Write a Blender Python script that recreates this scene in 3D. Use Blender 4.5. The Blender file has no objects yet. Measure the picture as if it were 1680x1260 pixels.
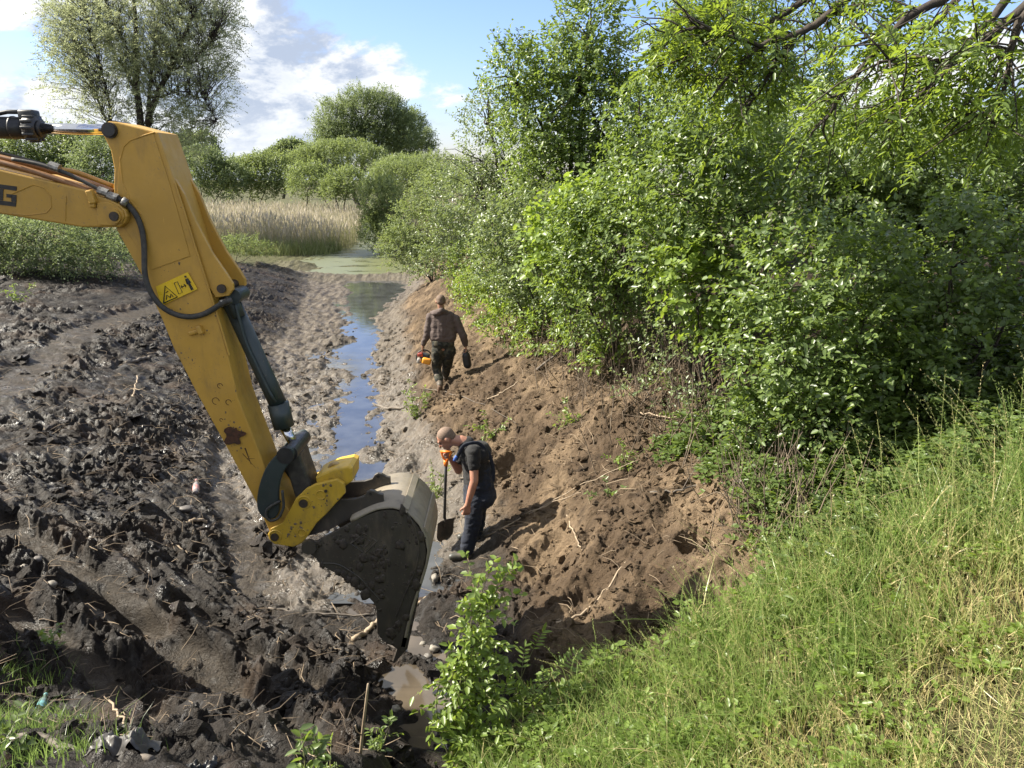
import bpy, bmesh, math, random
import numpy as np
from mathutils import Vector, Matrix

random.seed(7)
scene = bpy.context.scene
COL = scene.collection

# ------------------------------------------------------------------ camera
PITCH = math.radians(15.3)
CAM = np.array((0.0, 0.0, 4.4))
FPX = 1245.0                                   # focal length in pixels of the 1680 px wide photograph
cam = bpy.data.cameras.new('camera')
cam.sensor_width = 36.0
cam.lens = 36.0 * FPX / 1680.0
cam.clip_start = 0.05
cam.clip_end = 5000
camo = bpy.data.objects.new('camera', cam)
COL.objects.link(camo)
camo.location = CAM
camo.rotation_euler = (math.pi / 2 - PITCH, 0, 0)
scene.camera = camo

# ------------------------------------------------------------------ light
SUN = Vector((-0.765, 0.10, 0.64)).normalized()  # towards the sun
SUN_EL = math.asin(SUN.z)
SUN_ROT = math.atan2(SUN.x, SUN.y)
sl = bpy.data.lights.new('sun', 'SUN')
sl.energy = 5.0
sl.angle = math.radians(0.5)
sl.color = (1.0, 0.93, 0.80)
so = bpy.data.objects.new('sun', sl)
COL.objects.link(so)
so.rotation_mode = 'QUATERNION'
so.rotation_quaternion = SUN.to_track_quat('Z', 'Y')

scene.view_settings.view_transform = 'Standard'
scene.view_settings.look = 'None'
scene.view_settings.gamma = 1.0
scene.view_settings.exposure = 1.43
cy = scene.cycles
cy.max_bounces = 6
cy.diffuse_bounces = 4
cy.glossy_bounces = 2
cy.transmission_bounces = 4
cy.transparent_max_bounces = 4
cy.caustics_reflective = False
cy.caustics_refractive = False


class NT:
    """small node-tree writer"""
    def __init__(s, tree):
        s.t = tree
        s.n = tree.nodes
        s.l = tree.links

    def new(s, typ, **kw):
        n = s.n.new(typ)
        for k, v in kw.items():
            setattr(n, k, v)
        return n

    def put(s, sock, v):
        if hasattr(v, 'is_output') or hasattr(v, 'links'):
            s.l.new(v, sock)
        else:
            if isinstance(v, (tuple, list)) and len(v) == 3 and sock.type == 'RGBA':
                v = (*v, 1)
            sock.default_value = v

    def math(s, op, a, b=0.0, clamp=False):
        n = s.new('ShaderNodeMath', operation=op, use_clamp=clamp)
        s.put(n.inputs[0], a)
        s.put(n.inputs[1], b)
        return n.outputs[0]

    def vmath(s, op, a, b=(0, 0, 0)):
        n = s.new('ShaderNodeVectorMath', operation=op)
        s.put(n.inputs[0], a)
        s.put(n.inputs[1], b)
        return n.outputs[0]

    def mix(s, f, a, b, mode='MIX'):
        n = s.new('ShaderNodeMix', data_type='RGBA', blend_type=mode)
        s.put(n.inputs[0], f)
        s.put(n.inputs[6], a)
        s.put(n.inputs[7], b)
        return n.outputs[2]

    def ramp(s, f, stops):
        n = s.new('ShaderNodeValToRGB')
        e = n.color_ramp.elements
        while len(e) < len(stops):
            e.new(0.5)
        for el, (p, c) in zip(e, stops):
            el.position = p
            el.color = (*c, 1) if len(c) == 3 else c
        s.put(n.inputs[0], f)
        return n.outputs[0]

    def smooth(s, f, a, b, lo=0.0, hi=1.0):
        n = s.new('ShaderNodeMapRange', interpolation_type='SMOOTHSTEP')
        for i, v in enumerate((f, a, b, lo, hi)):
            s.put(n.inputs[i], v)
        return n.outputs[0]

    def noise(s, vec, scale, detail=4.0, rough=0.55, dist=0.0):
        n = s.new('ShaderNodeTexNoise')
        if vec is not None:
            s.put(n.inputs['Vector'], vec)
        n.inputs['Scale'].default_value = scale
        n.inputs['Detail'].default_value = detail
        n.inputs['Roughness'].default_value = rough
        n.inputs['Distortion'].default_value = dist
        return n.outputs['Fac']

    def attr(s, name):
        return s.new('ShaderNodeAttribute', attribute_name=name)

    def bump(s, h, strength=0.5, dist=0.02, nrm=None):
        n = s.new('ShaderNodeBump')
        n.inputs['Strength'].default_value = strength
        n.inputs['Distance'].default_value = dist
        s.put(n.inputs['Height'], h)
        if nrm is not None:
            s.put(n.inputs['Normal'], nrm)
        return n.outputs[0]


# ------------------------------------------------------------------ sky: Nishita with broken cumulus
world = bpy.data.worlds.new('World')
scene.world = world
world.use_nodes = True
w = NT(world.node_tree)
w.n.clear()
sky = w.new('ShaderNodeTexSky', sky_type='NISHITA')
sky.sun_disc = False
sky.sun_elevation = SUN_EL
sky.sun_rotation = SUN_ROT
sky.air_density = 1.25
sky.dust_density = 0.6
sky.ozone_density = 3.2
tc = w.new('ShaderNodeTexCoord')
d = tc.outputs['Generated']
sep = w.new('ShaderNodeSeparateXYZ')
w.put(sep.inputs[0], d)
dx, dy, dz = sep.outputs
st = w.vmath('MULTIPLY', d, (1.0, 1.0, 2.1))


def cloud_density(vec):
    big = w.noise(vec, 3.4, 3, 0.5, 0.15)
    det = w.noise(vec, 9.0, 10, 0.62, 0.2)
    return w.math('ADD', w.math('MULTIPLY', big, 0.55), w.math('MULTIPLY', det, 0.45))


stp = w.vmath('ADD', st, (3.1, 0.4, 0.57))
d0 = cloud_density(stp)
d1 = cloud_density(w.vmath('ADD', stp, (-0.05, 0.02, 0.10)))
az = w.math('DIVIDE', dx, w.math('MAXIMUM', dy, 0.15))            # tan of azimuth
left = w.smooth(az, 0.05, -0.45)
bias = w.math('SUBTRACT', w.math('MULTIPLY', left, 0.075), -0.01)
bias = w.math('SUBTRACT', bias, w.math('MULTIPLY', w.smooth(dz, 0.115, 0.215), w.math('SUBTRACT', 0.13, w.math('MULTIPLY', left, 0.06))))
bias = w.math('ADD', bias, w.math('MULTIPLY', w.smooth(dz, 0.10, 0.02), 0.05))
# unseen clouds added overhead and behind the camera, as white fill for shade
fill_clouds = w.math('MAXIMUM', w.smooth(dz, 0.30, 0.55), w.smooth(dy, 0.10, -0.25))
bias = w.math('ADD', bias, w.math('MULTIPLY', fill_clouds, 0.15))
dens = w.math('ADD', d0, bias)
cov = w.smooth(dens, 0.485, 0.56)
lit = w.smooth(w.math('SUBTRACT', d0, d1), -0.045, 0.05)
thick = w.smooth(dens, 0.56, 0.72)
lit = w.math('SUBTRACT', lit, w.math('MULTIPLY', thick, w.math('SUBTRACT', 0.50, w.math('MULTIPLY', fill_clouds, 0.34))), True)
lit = w.math('MAXIMUM', lit, w.math('MULTIPLY', fill_clouds, 0.6))
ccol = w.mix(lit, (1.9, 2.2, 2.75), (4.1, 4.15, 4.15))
low = w.smooth(dz, 0.0, 0.10, 0.55, 0.0)
ccol = w.mix(low, ccol, (3.6, 3.8, 4.1))
skyc = w.mix(1.0, sky.outputs[0], (0.62, 0.64, 0.86), 'MULTIPLY')
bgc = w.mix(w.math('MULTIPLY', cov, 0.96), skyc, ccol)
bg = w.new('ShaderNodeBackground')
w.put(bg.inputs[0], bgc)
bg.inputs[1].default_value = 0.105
wo = w.new('ShaderNodeOutputWorld')
w.l.new(bg.outputs[0], wo.inputs[0])


# ------------------------------------------------------------------ helpers
def ss(a, b, x):
    t = np.clip((np.asarray(x, float) - a) / (b - a), 0, 1)
    return t * t * (3 - 2 * t)


def gnoise(x, y, seed=0):
    x = np.asarray(x, float)
    y = np.asarray(y, float)
    xi = np.floor(x).astype(np.int64)
    yi = np.floor(y).astype(np.int64)
    fx = x - xi
    fy = y - yi

    def g(ix, iy, ax, ay):
        h = (ix * 374761393 + iy * 668265263 + seed * 2147483647) & 0xffffffff
        h = ((h ^ (h >> 13)) * 1274126177) & 0xffffffff
        h = ((h ^ (h >> 16)) * 2246822519) & 0xffffffff
        a = (h & 0xffff) * (2 * math.pi / 65536)
        return np.cos(a) * ax + np.sin(a) * ay
    u = fx * fx * fx * (fx * (fx * 6 - 15) + 10)
    v = fy * fy * fy * (fy * (fy * 6 - 15) + 10)
    a = g(xi, yi, fx, fy)
    b = g(xi + 1, yi, fx - 1, fy)
    c = g(xi, yi + 1, fx, fy - 1)
    e = g(xi + 1, yi + 1, fx - 1, fy - 1)
    return ((a * (1 - u) + b * u) * (1 - v) + (c * (1 - u) + e * u) * v) * 1.4


def fbm(x, y, f, o, seed=0, g=0.5):
    r = 0
    a = 1
    for i in range(o):
        r = r + a * gnoise(x * f + 17.3 * i, y * f - 9.1 * i, seed + i)
        f *= 2.03
        a *= g
    return r


def unit(v):
    v = np.asarray(v, float)
    return v / np.maximum(np.linalg.norm(v, axis=-1, keepdims=True), 1e-9)


def ray(px, py):
    u = (px - 840) / FPX
    v = (py - 630) / FPX
    return np.array((u, math.cos(PITCH) - v * math.sin(PITCH), -math.sin(PITCH) - v * math.cos(PITCH)))


def pl(px, py, Y):
    """world point on the vertical plane at distance Y that the photograph shows at (px, py)"""
    r = ray(px, py)
    return CAM + r * (Y / r[1])


def mpp(py, Y):
    return Y / ray(840, py)[1] / FPX


def tag(o, label=None, cat=None, group=None, kind=None):
    for k, v in (('label', label), ('category', cat), ('group', group), ('kind', kind)):
        if v:
            o[k] = v
    return o


def empty(name, loc, label=None, cat=None, group=None):
    o = bpy.data.objects.new(name, None)
    o.empty_display_size = 0.2
    COL.objects.link(o)
    o.location = loc
    return tag(o, label, cat, group)


class MB:
    """collects shapes and links them as ONE mesh object"""
    def __init__(s):
        s.V, s.F, s.A, s.M = [], [], [], []
        s.n = 0

    def add(s, V, F, a=0.5, m=0):
        V = np.asarray(V, float).reshape(-1, 3)
        for f in (F if isinstance(F, (list, tuple)) else [F]):
            f = np.asarray(f, np.int64)
            s.F.append(f + s.n)
            s.M.append(np.full(len(f), m))
        s.V.append(V)
        s.A.append(np.broadcast_to(np.asarray(a, float), (len(V),)))
        s.n += len(V)
        return s

    def tube(s, pts, rad, n=8, a=0.5, m=0, cap=True, flat=None):
        pts = np.asarray(pts, float)
        k = len(pts)
        rad = np.broadcast_to(np.asarray(rad, float), (k,))
        T = unit(np.gradient(pts, axis=0))
        up = np.array((0, 0, 1.0)) if abs(T[0][2]) < 0.9 else np.array((1.0, 0, 0))
        N = np.zeros_like(T)
        nn = up
        for i in range(k):
            nn = nn - T[i] * nn.dot(T[i])
            nn = nn / max(np.linalg.norm(nn), 1e-9)
            N[i] = nn
        B = np.cross(T, N)
        th = np.arange(n) * 2 * math.pi / n
        fl = 1.0 if flat is None else flat
        R = pts[:, None] + rad[:, None, None] * (np.cos(th)[None, :, None] * N[:, None] + fl * np.sin(th)[None, :, None] * B[:, None])
        i = np.arange(k - 1)[:, None] * n
        j = np.arange(n)[None]
        j2 = (j + 1) % n
        q = np.stack((i + j, i + j2, i + n + j2, i + n + j), -1).reshape(-1, 4)
        V = R.reshape(-1, 3)
        F = [q]
        if cap:
            V = np.vstack((V, pts[:1], pts[-1:]))
            c0, c1 = k * n, k * n + 1
            jj = np.arange(n)
            F.append(np.stack((np.full(n, c0), (jj + 1) % n, jj), -1))
            F.append(np.stack((np.full(n, c1), (k - 1) * n + jj, (k - 1) * n + (jj + 1) % n), -1))
        return s.add(V, F, a, m)

    def bm(s, bm, a=0.5, m=0):
        bm.verts.index_update()
        V = np.array([v.co[:] for v in bm.verts])
        tri = [[v.index for v in f.verts] for f in bm.faces]
        F = []
        for k in (3, 4):
            ff = [t for t in tri if len(t) == k]
            if ff:
                F.append(np.array(ff))
        bm.free()
        return s.add(V, F, a, m)

    def build(s, name, mats, parent=None, smooth=True, origin=None, colors=None, extra=None):
        V = np.vstack(s.V)
        if origin is None:
            origin = np.zeros(3)
            if parent is not None:
                origin = world_loc(parent)
        origin = np.asarray(origin, float)
        V = V - origin
        me = bpy.data.meshes.new(name)
        me.vertices.add(len(V))
        me.vertices.foreach_set('co', V.astype(np.float32).ravel())
        lv = np.concatenate([f.ravel() for f in s.F])
        lt = np.concatenate([np.full(len(f), f.shape[1]) for f in s.F])
        me.loops.add(len(lv))
        me.loops.foreach_set('vertex_index', lv.astype(np.int32))
        me.polygons.add(len(lt))
        me.polygons.foreach_set('loop_start', np.concatenate(([0], np.cumsum(lt)[:-1])).astype(np.int32))
        me.polygons.foreach_set('material_index', np.concatenate(s.M).astype(np.int32))
        me.polygons.foreach_set('use_smooth', np.full(len(lt), smooth))
        if not isinstance(mats, (list, tuple)):
            mats = [mats]
        for m in mats:
            me.materials.append(m)
        at = me.attributes.new('var', 'FLOAT', 'POINT')
        at.data.foreach_set('value', np.concatenate(s.A).astype(np.float32))
        if colors is not None:
            ca = me.attributes.new('col', 'FLOAT_COLOR', 'POINT')
            c4 = np.ones((len(V), 4), np.float32)
            c4[:, :3] = colors
            ca.data.foreach_set('color', c4.ravel())
        for k, v in (extra or {}).items():
            ea = me.attributes.new(k, 'FLOAT', 'POINT')
            ea.data.foreach_set('value', np.asarray(v, np.float32))
        me.update()
        me.validate()
        o = bpy.data.objects.new(name, me)
        COL.objects.link(o)
        if parent is not None:
            o.parent = parent
            o.location = origin - world_loc(parent)
        else:
            o.location = origin
        return o


def world_loc(o):
    p = np.array(o.location[:])
    while o.parent is not None:
        o = o.parent
        p = p + np.array(o.location[:])
    return p


def plate_bm(pts, thick, bev=0.006, axis=(0, 1, 0)):
    """outline (world points, planar) extruded along axis, edges bevelled, triangulated"""
    bm = bmesh.new()
    ax = Vector(axis)
    vs = [bm.verts.new(p) for p in pts]
    f = bm.faces.new(vs)
    r = bmesh.ops.extrude_face_region(bm, geom=[f])
    for v in [g for g in r['geom'] if isinstance(g, bmesh.types.BMVert)]:
        v.co += ax * thick
    bmesh.ops.recalc_face_normals(bm, faces=bm.faces[:])
    if bev > 0:
        es = [e for e in bm.edges if len(e.link_faces) == 2 and any(len(q.verts) > 4 or q.normal.cross(ax).length < 0.01 for q in e.link_faces)]
        bmesh.ops.bevel(bm, geom=es, offset=bev, segments=2, affect='EDGES', clamp_overlap=True, profile=0.5)
    bmesh.ops.triangulate(bm, faces=[q for q in bm.faces if len(q.verts) > 4])
    return bm


def box_bm(c, size, rot=None, bev=0.01):
    bm = bmesh.new()
    bmesh.ops.create_cube(bm, size=1.0)
    for v in bm.verts:
        v.co = Vector((v.co.x * size[0], v.co.y * size[1], v.co.z * size[2]))
    if bev:
        bmesh.ops.bevel(bm, geom=bm.edges[:], offset=bev, segments=2, affect='EDGES', profile=0.5)
    M = Matrix.Translation(Vector(c))
    if rot is not None:
        M = M @ rot
    bmesh.ops.transform(bm, matrix=M, verts=bm.verts[:])
    bmesh.ops.triangulate(bm, faces=[q for q in bm.faces if len(q.verts) > 4])
    return bm


def out_mat(name):
    m = bpy.data.materials.new(name)
    m.use_nodes = True
    n = NT(m.node_tree)
    n.n.clear()
    o = n.new('ShaderNodeOutputMaterial')
    return m, n, o


def simple_mat(name, c1, c2=None, rough=0.6, metal=0.0, scale=8.0, spec=0.5, bump=0.0, bscale=40.0, rvar=0.1, coat=0.0):
    m, n, o = out_mat(name)
    p = n.new('ShaderNodeBsdfPrincipled')
    tcn = n.new('ShaderNodeTexCoord').outputs['Object']
    f = n.noise(tcn, scale, 6, 0.6)
    n.put(p.inputs['Base Color'], n.mix(n.smooth(f, 0.35, 0.68), c1, c2 or tuple(x * 0.8 for x in c1)))
    n.put(p.inputs['Roughness'], n.smooth(n.noise(tcn, scale * 2.7, 5), 0.3, 0.7, max(rough - rvar, 0.02), min(rough + rvar, 1)))
    p.inputs['Metallic'].default_value = metal
    p.inputs['Specular IOR Level'].default_value = spec
    p.inputs['Coat Weight'].default_value = coat
    if bump:
        n.put(p.inputs['Normal'], n.bump(n.noise(tcn, bscale, 5, 0.6), bump, 0.01))
    n.l.new(p.outputs[0], o.inputs[0])
    return m


def leaf_mat(name, dark, mid, light, trans=(0.25, 0.38, 0.06), tw=0.35, rough=0.38, spec=0.6):
    m, n, o = out_mat(name)
    a = n.attr('var').outputs['Fac']
    geo = n.new('ShaderNodeNewGeometry')
    c = n.ramp(a, [(0.0, dark), (0.5, mid), (1.0, light)])
    c = n.mix(n.math('MULTIPLY', geo.outputs['Backfacing'], 0.5), c, n.mix(0.5, c, (0.16, 0.21, 0.12)))
    p = n.new('ShaderNodeBsdfPrincipled')
    n.put(p.inputs['Base Color'], c)
    p.inputs['Roughness'].default_value = rough
    p.inputs['Specular IOR Level'].default_value = spec
    t = n.new('ShaderNodeBsdfTranslucent')
    n.put(t.inputs[0], n.mix(0.45, c, trans))
    mx = n.new('ShaderNodeMixShader')
    mx.inputs[0].default_value = tw
    n.l.new(p.outputs[0], mx.inputs[1])
    n.l.new(t.outputs[0], mx.inputs[2])
    n.l.new(mx.outputs[0], o.inputs[0])
    return m

# ------------------------------------------------------------------ terrain: a dug-out ditch between two banks, a road bank at the camera's feet
def _edges():
    E = [(480, 578, 662), (500, 566, 640), (520, 575, 617), (540, 574, 620), (560, 560, 622), (575, 538, 616), (600, 562, 612),
         (620, 576, 614), (650, 574, 612), (680, 556, 614), (710, 546, 612), (740, 532, 622), (760, 528, 640), (780, 550, 655)]
    r = []
    for y, a, b in E:
        q = ray(a, y)
        k = -CAM[2] / q[2]
        q2 = ray(b, y)
        r.append((q[1] * k, q[0] * k, q2[0] * k))
    return np.array(sorted(r))


_E = _edges()
_sy = np.concatenate(([-50, 3.0, 5.2, 6.5, 8.0, 9.3], _E[:, 0], [33.0, 36.0, 40, 46, 50, 56, 70, 400]))
_sc = np.concatenate(([-0.4, -0.5, -0.80, -0.96, -1.22, -1.62], (_E[:, 1] + _E[:, 2]) / 2, [-6.0, -7.4, -7.9, -9.0, -9.5, -10.5, -13, -60]))
_sh = np.concatenate(([0.2, 0.25, 0.26, 0.30, 0.34, 0.40], (_E[:, 2] - _E[:, 1]) / 2, [1.3, 2.3, 2.6, 1.3, 0.6, 0.5, 0.5, 0.5]))


def stream(Y):
    return np.interp(Y, _sy, _sc), np.interp(Y, _sy, _sh)


def smax(a, b, k):
    h = np.clip(0.5 + 0.5 * (a - b) / k, 0, 1)
    return b + (a - b) * h + k * h * (1 - h)


def zbase(X, Y):
    X = np.asarray(X, float)
    Y = np.asarray(Y, float)
    xc, hw = stream(Y)
    s = X - xc
    r = s - hw
    l = -s - hw
    R = np.interp(r, [-2, -0.35, 0, 0.4, 1.0, 2.0, 3.2, 4.5, 6, 10, 60], [-0.12, -0.07, 0, 0.12, 0.52, 1.10, 1.75, 2.35, 2.7, 2.85, 3.0])
    R = np.where(R > 0, R * (1 - 0.6 * ss(26, 44, Y)), R)
    L = np.interp(l, [-2, -0.35, 0, 0.8, 1.6, 2.6, 4.2, 6.5, 9, 16, 40], [-0.12, -0.07, 0, 0.06, 0.16, 0.55, 1.05, 1.45, 1.7, 1.8, 1.7])
    L = np.where(L > 0, L * (1 - 0.86 * ss(27, 42, Y)), L)
    z = np.where(s > 0, R, L)
    z = z + 0.26 * np.exp(-((Y - 34.0 - 0.12 * (X + 7)) / 0.9) ** 2) * (np.abs(s) < 5)
    right = ss(-1.6, 0.4, X)
    slope = 0.62 + 0.20 * right
    E = 2.8 - slope * (Y - (1.25 - 0.85 * right))
    E = np.minimum(E, 2.8)
    return smax(z, E, 0.35)


def hit(px, py, h=0.0):
    """the point of the bare terrain (raised by h) that the photograph shows at (px, py)"""
    q = ray(px, py)
    t = np.concatenate((np.linspace(1.0, 12, 1200), np.linspace(12.02, 90, 3000)))
    P = CAM + t[:, None] * q
    g = P[:, 2] - (zbase(P[:, 0], P[:, 1]) + h)
    i = int(np.argmax(g < 0))
    if g[i] >= 0:
        i = len(t) - 1
    return P[i]


def seg_dist(X, Y, pts):
    best = np.full(X.shape, 1e9)
    for a, b in zip(pts[:-1], pts[1:]):
        ax, ay = a[0], a[1]
        vx, vy = b[0] - ax, b[1] - ay
        t = np.clip(((X - ax) * vx + (Y - ay) * vy) / (vx * vx + vy * vy), 0, 1)
        best = np.minimum(best, np.hypot(X - ax - t * vx, Y - ay - t * vy))
    return best


_gpx = [(690, 1275), (760, 1240), (870, 1185), (960, 1120), (1080, 1070), (1200, 985), (1330, 930), (1450, 880), (1580, 820), (1690, 760)]
_gw = np.array([hit(x, y)[:2] for x, y in _gpx])
_gw = _gw[np.argsort(_gw[:, 0])]
_grooves = [([hit(*p) for p in q], wd, dp) for q, wd, dp in (
    ([(150, 980), (330, 1085), (420, 1150), (540, 1225)], 0.19, 0.19),
    ([(0, 850), (120, 920), (250, 1010)], 0.17, 0.13),
    ([(300, 1000), (420, 1075), (520, 1120)], 0.13, 0.13),
    ([(20, 1000), (160, 1090), (300, 1180)], 0.15, 0.11),
    ([(0, 640), (200, 520), (330, 470)], 0.34, 0.04),
    ([(420, 960), (400, 900), (370, 800), (380, 740)], 0.22, 0.05))]
_pits = [(hit(*p), r, dp) for p, r, dp in (((848, 752), 0.34, 0.38), ((1150, 885), 0.22, 0.32), ((905, 915), 0.42, 0.25), ((970, 960), 0.25, 0.2),
         ((1090, 985), 0.25, 0.22), ((830, 640), 0.3, 0.12), ((650, 1130), 0.36, 0.16), ((720, 1150), 0.28, 0.14), ((660, 1210), 0.2, 0.06), ((640, 1245), 0.2, 0.06))]
_mounds = [(hit(*p), r, dp) for p, r, dp in (((930, 760), 0.6, 0.16), ((1020, 850), 0.6, 0.22), ((1010, 690), 0.5, 0.14), ((720, 1010), 0.25, 0.18), ((1130, 940), 0.3, 0.16), ((330, 1040), 0.5, 0.14),
           ((230, 700), 0.8, 0.2), ((120, 560), 1.0, 0.2), ((480, 440), 1.2, 0.35), ((545, 800), 0.3, 0.08), ((600, 752), 0.22, 0.14), ((650, 770), 0.25, 0.12), ((560, 560), 0.5, 0.12), ((600, 1130), 0.3, 0.16), ((880, 1060), 0.35, 0.2))]


def lush(X, Y):
    """how far a place lies inside the grassed road bank (about 0..1)"""
    e = np.interp(X, _gw[:, 0], _gw[:, 1], left=2.2)
    w_ = 0.16 * gnoise(X * 2.1, Y * 2.1, 31)
    right = ss(-0.16, 0.20, e - Y + w_) * ss(-.45, -.05, X + w_)
    lft = ss(0.25, -0.15, np.hypot((X + 3.45) / 1.0, (Y - 3.75) / 0.8) - 0.28 + 0.6 * w_)
    return np.maximum(right, lft)


def terrain(X, Y):
    z = zbase(X, Y)
    xc, hw = stream(Y)
    s = X - xc
    r = s - hw
    l = -s - hw
    wob = 0.35 * gnoise(X * 0.9, Y * 0.9, 5)
    flatL = ss(2.3, 1.3, l + wob) * ss(8.4, 9.4, Y + wob)
    flatL = np.maximum(flatL, ss(0.65, 0.4, np.hypot((X + 2.2) / 0.9, (Y - 7.6) / 1.3)))
    flatR = ss(1.15, 0.65, r + 0.6 * wob) * ss(7.6, 8.6, Y)
    flat = np.where(s < 0, flatL, flatR)
    gr = lush(X, Y)
    soil = np.where(s > 0, ss(0.5, 1.1, r + 0.5 * wob), 0) * (1 - gr)
    far = ss(30, 42, Y)
    mud = (1 - flat) * (1 - soil) * (1 - gr) * (1 - far)
    wx = X + 0.08 * gnoise(X * 3, Y * 3, 11)
    wy = Y + 0.08 * gnoise(X * 3, Y * 3, 12)
    b1 = np.abs(gnoise(wx * 1.7, wy * 1.7, 1)) - 0.3
    b2 = np.abs(gnoise(wx * 4.3, wy * 4.3, 2)) - 0.3
    w2x = wx + 0.03 * gnoise(X * 9, Y * 9, 13)
    w2y = wy + 0.03 * gnoise(X * 9, Y * 9, 14)
    b3 = 0.3 - np.abs(gnoise(w2x * 8.3, w2y * 8.3, 3))
    b4 = gnoise(w2x * 19, w2y * 19, 4)
    b5 = 0.3 - np.abs(gnoise(w2x * 15, w2y * 15, 6))
    b6 = 0.3 - np.abs(gnoise(w2x * 29, w2y * 29, 7))
    # bucket scrapes: noise stretched along the digging direction
    ua, ub = X * 0.80 - Y * 0.60, X * 0.60 + Y * 0.80
    stq = np.abs(gnoise(ua * 0.55, ub * 3.2, 15)) - 0.3 + 0.45 * (np.abs(gnoise(ua * 1.1, ub * 8.5, 16)) - 0.3)
    stq = stq * (1 - ss(8.5, 13, Y))
    den = 1.0 / (1 + np.maximum(Y - 16, 0) * 0.012)
    cl = 0.30 + 1.05 * ss(-0.25, 0.35, gnoise(X * 0.8, Y * 0.8, 21) + 0.4 * gnoise(X * 2.1, Y * 2.1, 22))
    n_mud = 0.11 * b1 + 0.14 * stq + (0.105 * b2 + 0.085 * b3 + 0.034 * b4 + 0.066 * b5 + 0.034 * b6) * cl
    n_soil = 0.15 * b1 + 0.085 * b2 + 0.05 * stq + (0.050 * b3 + 0.016 * b4 + 0.026 * b5 + 0.012 * b6) * (0.4 + 0.6 * cl)
    n_flat = 0.03 * b1 + 0.035 * b2 + 0.030 * b3 + 0.012 * b4 + 0.02 * b5 + 0.085 * gnoise(X * 1.9, Y * 1.1, 23) + 0.065 * gnoise(X * 4.6, Y * 3.1, 24)
    n_gr = 0.08 * b1 + 0.03 * b2
    gm = np.zeros_like(z)
    gz = np.zeros_like(z)
    for pts, wd, dp in _grooves:
        dd = seg_dist(X, Y, pts) + 0.05 * gnoise(X * 2.2, Y * 2.2, 42)
        k = ss(1.25 * wd, 0.75 * wd, dd)
        gz = gz - dp * k + 0.5 * dp * np.exp(-((dd - 1.75 * wd) / (0.5 * wd)) ** 2)
        gm = np.maximum(gm, ss(1.15 * wd, 0.6 * wd, dd))
    mud_q = 1 - 0.88 * gm
    inw = ss(0.05, -0.15, np.maximum(r, l))
    z = z + gz + (mud * mud_q * n_mud + soil * n_soil + flat * n_flat * (1 - 0.25 * inw) + gr * n_gr) * den + far * 0.10 * b1
    for p, rad, dp in _pits:
        dd = np.hypot(X - p[0], Y - p[1]) + 0.08 * gnoise(X * 5, Y * 5, 41)
        z = z - dp * ss(rad * 1.25, rad * 0.45, dd)
    for p, rad, dp in _mounds:
        dd = np.hypot(X - p[0], Y - p[1]) + 0.15 * gnoise(X * 3, Y * 3, 43)
        z = z + dp * np.exp(-(dd / rad) ** 2)
    return z, dict(flat=flat, grass=gr, soil=soil, far=far, mud=mud, r=r, l=l, s=s, groove=gm)


def ground(X, Y):
    X = np.atleast_1d(np.asarray(X, float))
    Y = np.atleast_1d(np.asarray(Y, float))
    return terrain(X, Y)[0]


def gpt(px, py, h=0.0):
    p = hit(px, py)
    return np.array((p[0], p[1], ground(p[0], p[1])[0] + h))


def mix3(a, b, t):
    return a * (1 - t[..., None]) + np.asarray(b) * t[..., None]


# ground sheet: fine where the photograph is near, coarse to the horizon
def axis(parts):
    out = []
    for a, b, st in parts:
        out.append(np.arange(a, b, st))
    return np.concatenate(out)


gx = np.concatenate((axis([(-400, -120, 40), (-120, -40, 5), (-40, -20, 0.8), (-20, -14, 0.09), (-14, -9, 0.04), (-9, -5.6, 0.03), (-5.6, 3.2, 0.015), (3.2, 5.5, 0.04), (5.5, 10, 0.12), (10, 40, 1.5), (40, 420, 38)]),))
gy = axis([(-60, -4, 4), (-4, 1.0, 0.25), (1.0, 3.2, 0.06), (3.2, 8.6, 0.0155), (8.6, 13, 0.026)])
ext = [13.0]
while ext[-1] < 60:
    ext.append(ext[-1] + 0.026 * (ext[-1] / 13.0) ** 1.9)
while ext[-1] < 900:
    ext.append(ext[-1] * 1.12)
gy = np.concatenate((gy, ext))
GX, GY = np.meshgrid(gx, gy)
GZ, ZN = terrain(GX, GY)
nx, ny = len(gx), len(gy)
idx = np.arange(nx * ny).reshape(ny, nx)
quads = np.stack((idx[:-1, :-1], idx[:-1, 1:], idx[1:, 1:], idx[1:, :-1]), -1).reshape(-1, 4)

p1 = fbm(GX, GY, 1.3, 4, 51)
p2 = fbm(GX, GY, 6.0, 3, 55)


def soil_colors(X, Y, zn, p1, p2):
    c = np.zeros(X.shape + (3,))
    c[:] = (0.0190, 0.0142, 0.0102)
    c = mix3(c, (0.046, 0.030, 0.0185), ss(0.0, 0.7, p1))
    c = mix3(c, (0.010, 0.0075, 0.0058), ss(0.2, 0.8, p2) * 0.6)
    c = mix3(c, np.array((0.140, 0.116, 0.088)), zn['flat'] * (0.7 + 0.3 * ss(-.4, .4, p2)))
    sc = mix3(np.zeros(X.shape + (3,)) + (0.088, 0.060, 0.036), (0.190, 0.136, 0.084), ss(-0.3, 0.6, p1))
    sc = mix3(sc, (0.032, 0.021, 0.013), ss(0.15, 0.8, p2) * 0.6)
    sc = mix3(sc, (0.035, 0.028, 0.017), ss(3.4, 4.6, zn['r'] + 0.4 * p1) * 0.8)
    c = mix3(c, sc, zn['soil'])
    c = mix3(c, np.array((0.060, 0.055, 0.022)), zn['grass'])
    c = mix3(c, np.array((0.085, 0.085, 0.035)), zn['far'])
    c = mix3(c, np.array((0.070, 0.056, 0.040)), zn['groove'] * 0.7 * (1 - zn['grass']) * (1 - zn['flat']))
    return np.clip(c, 0.004, 1)


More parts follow.
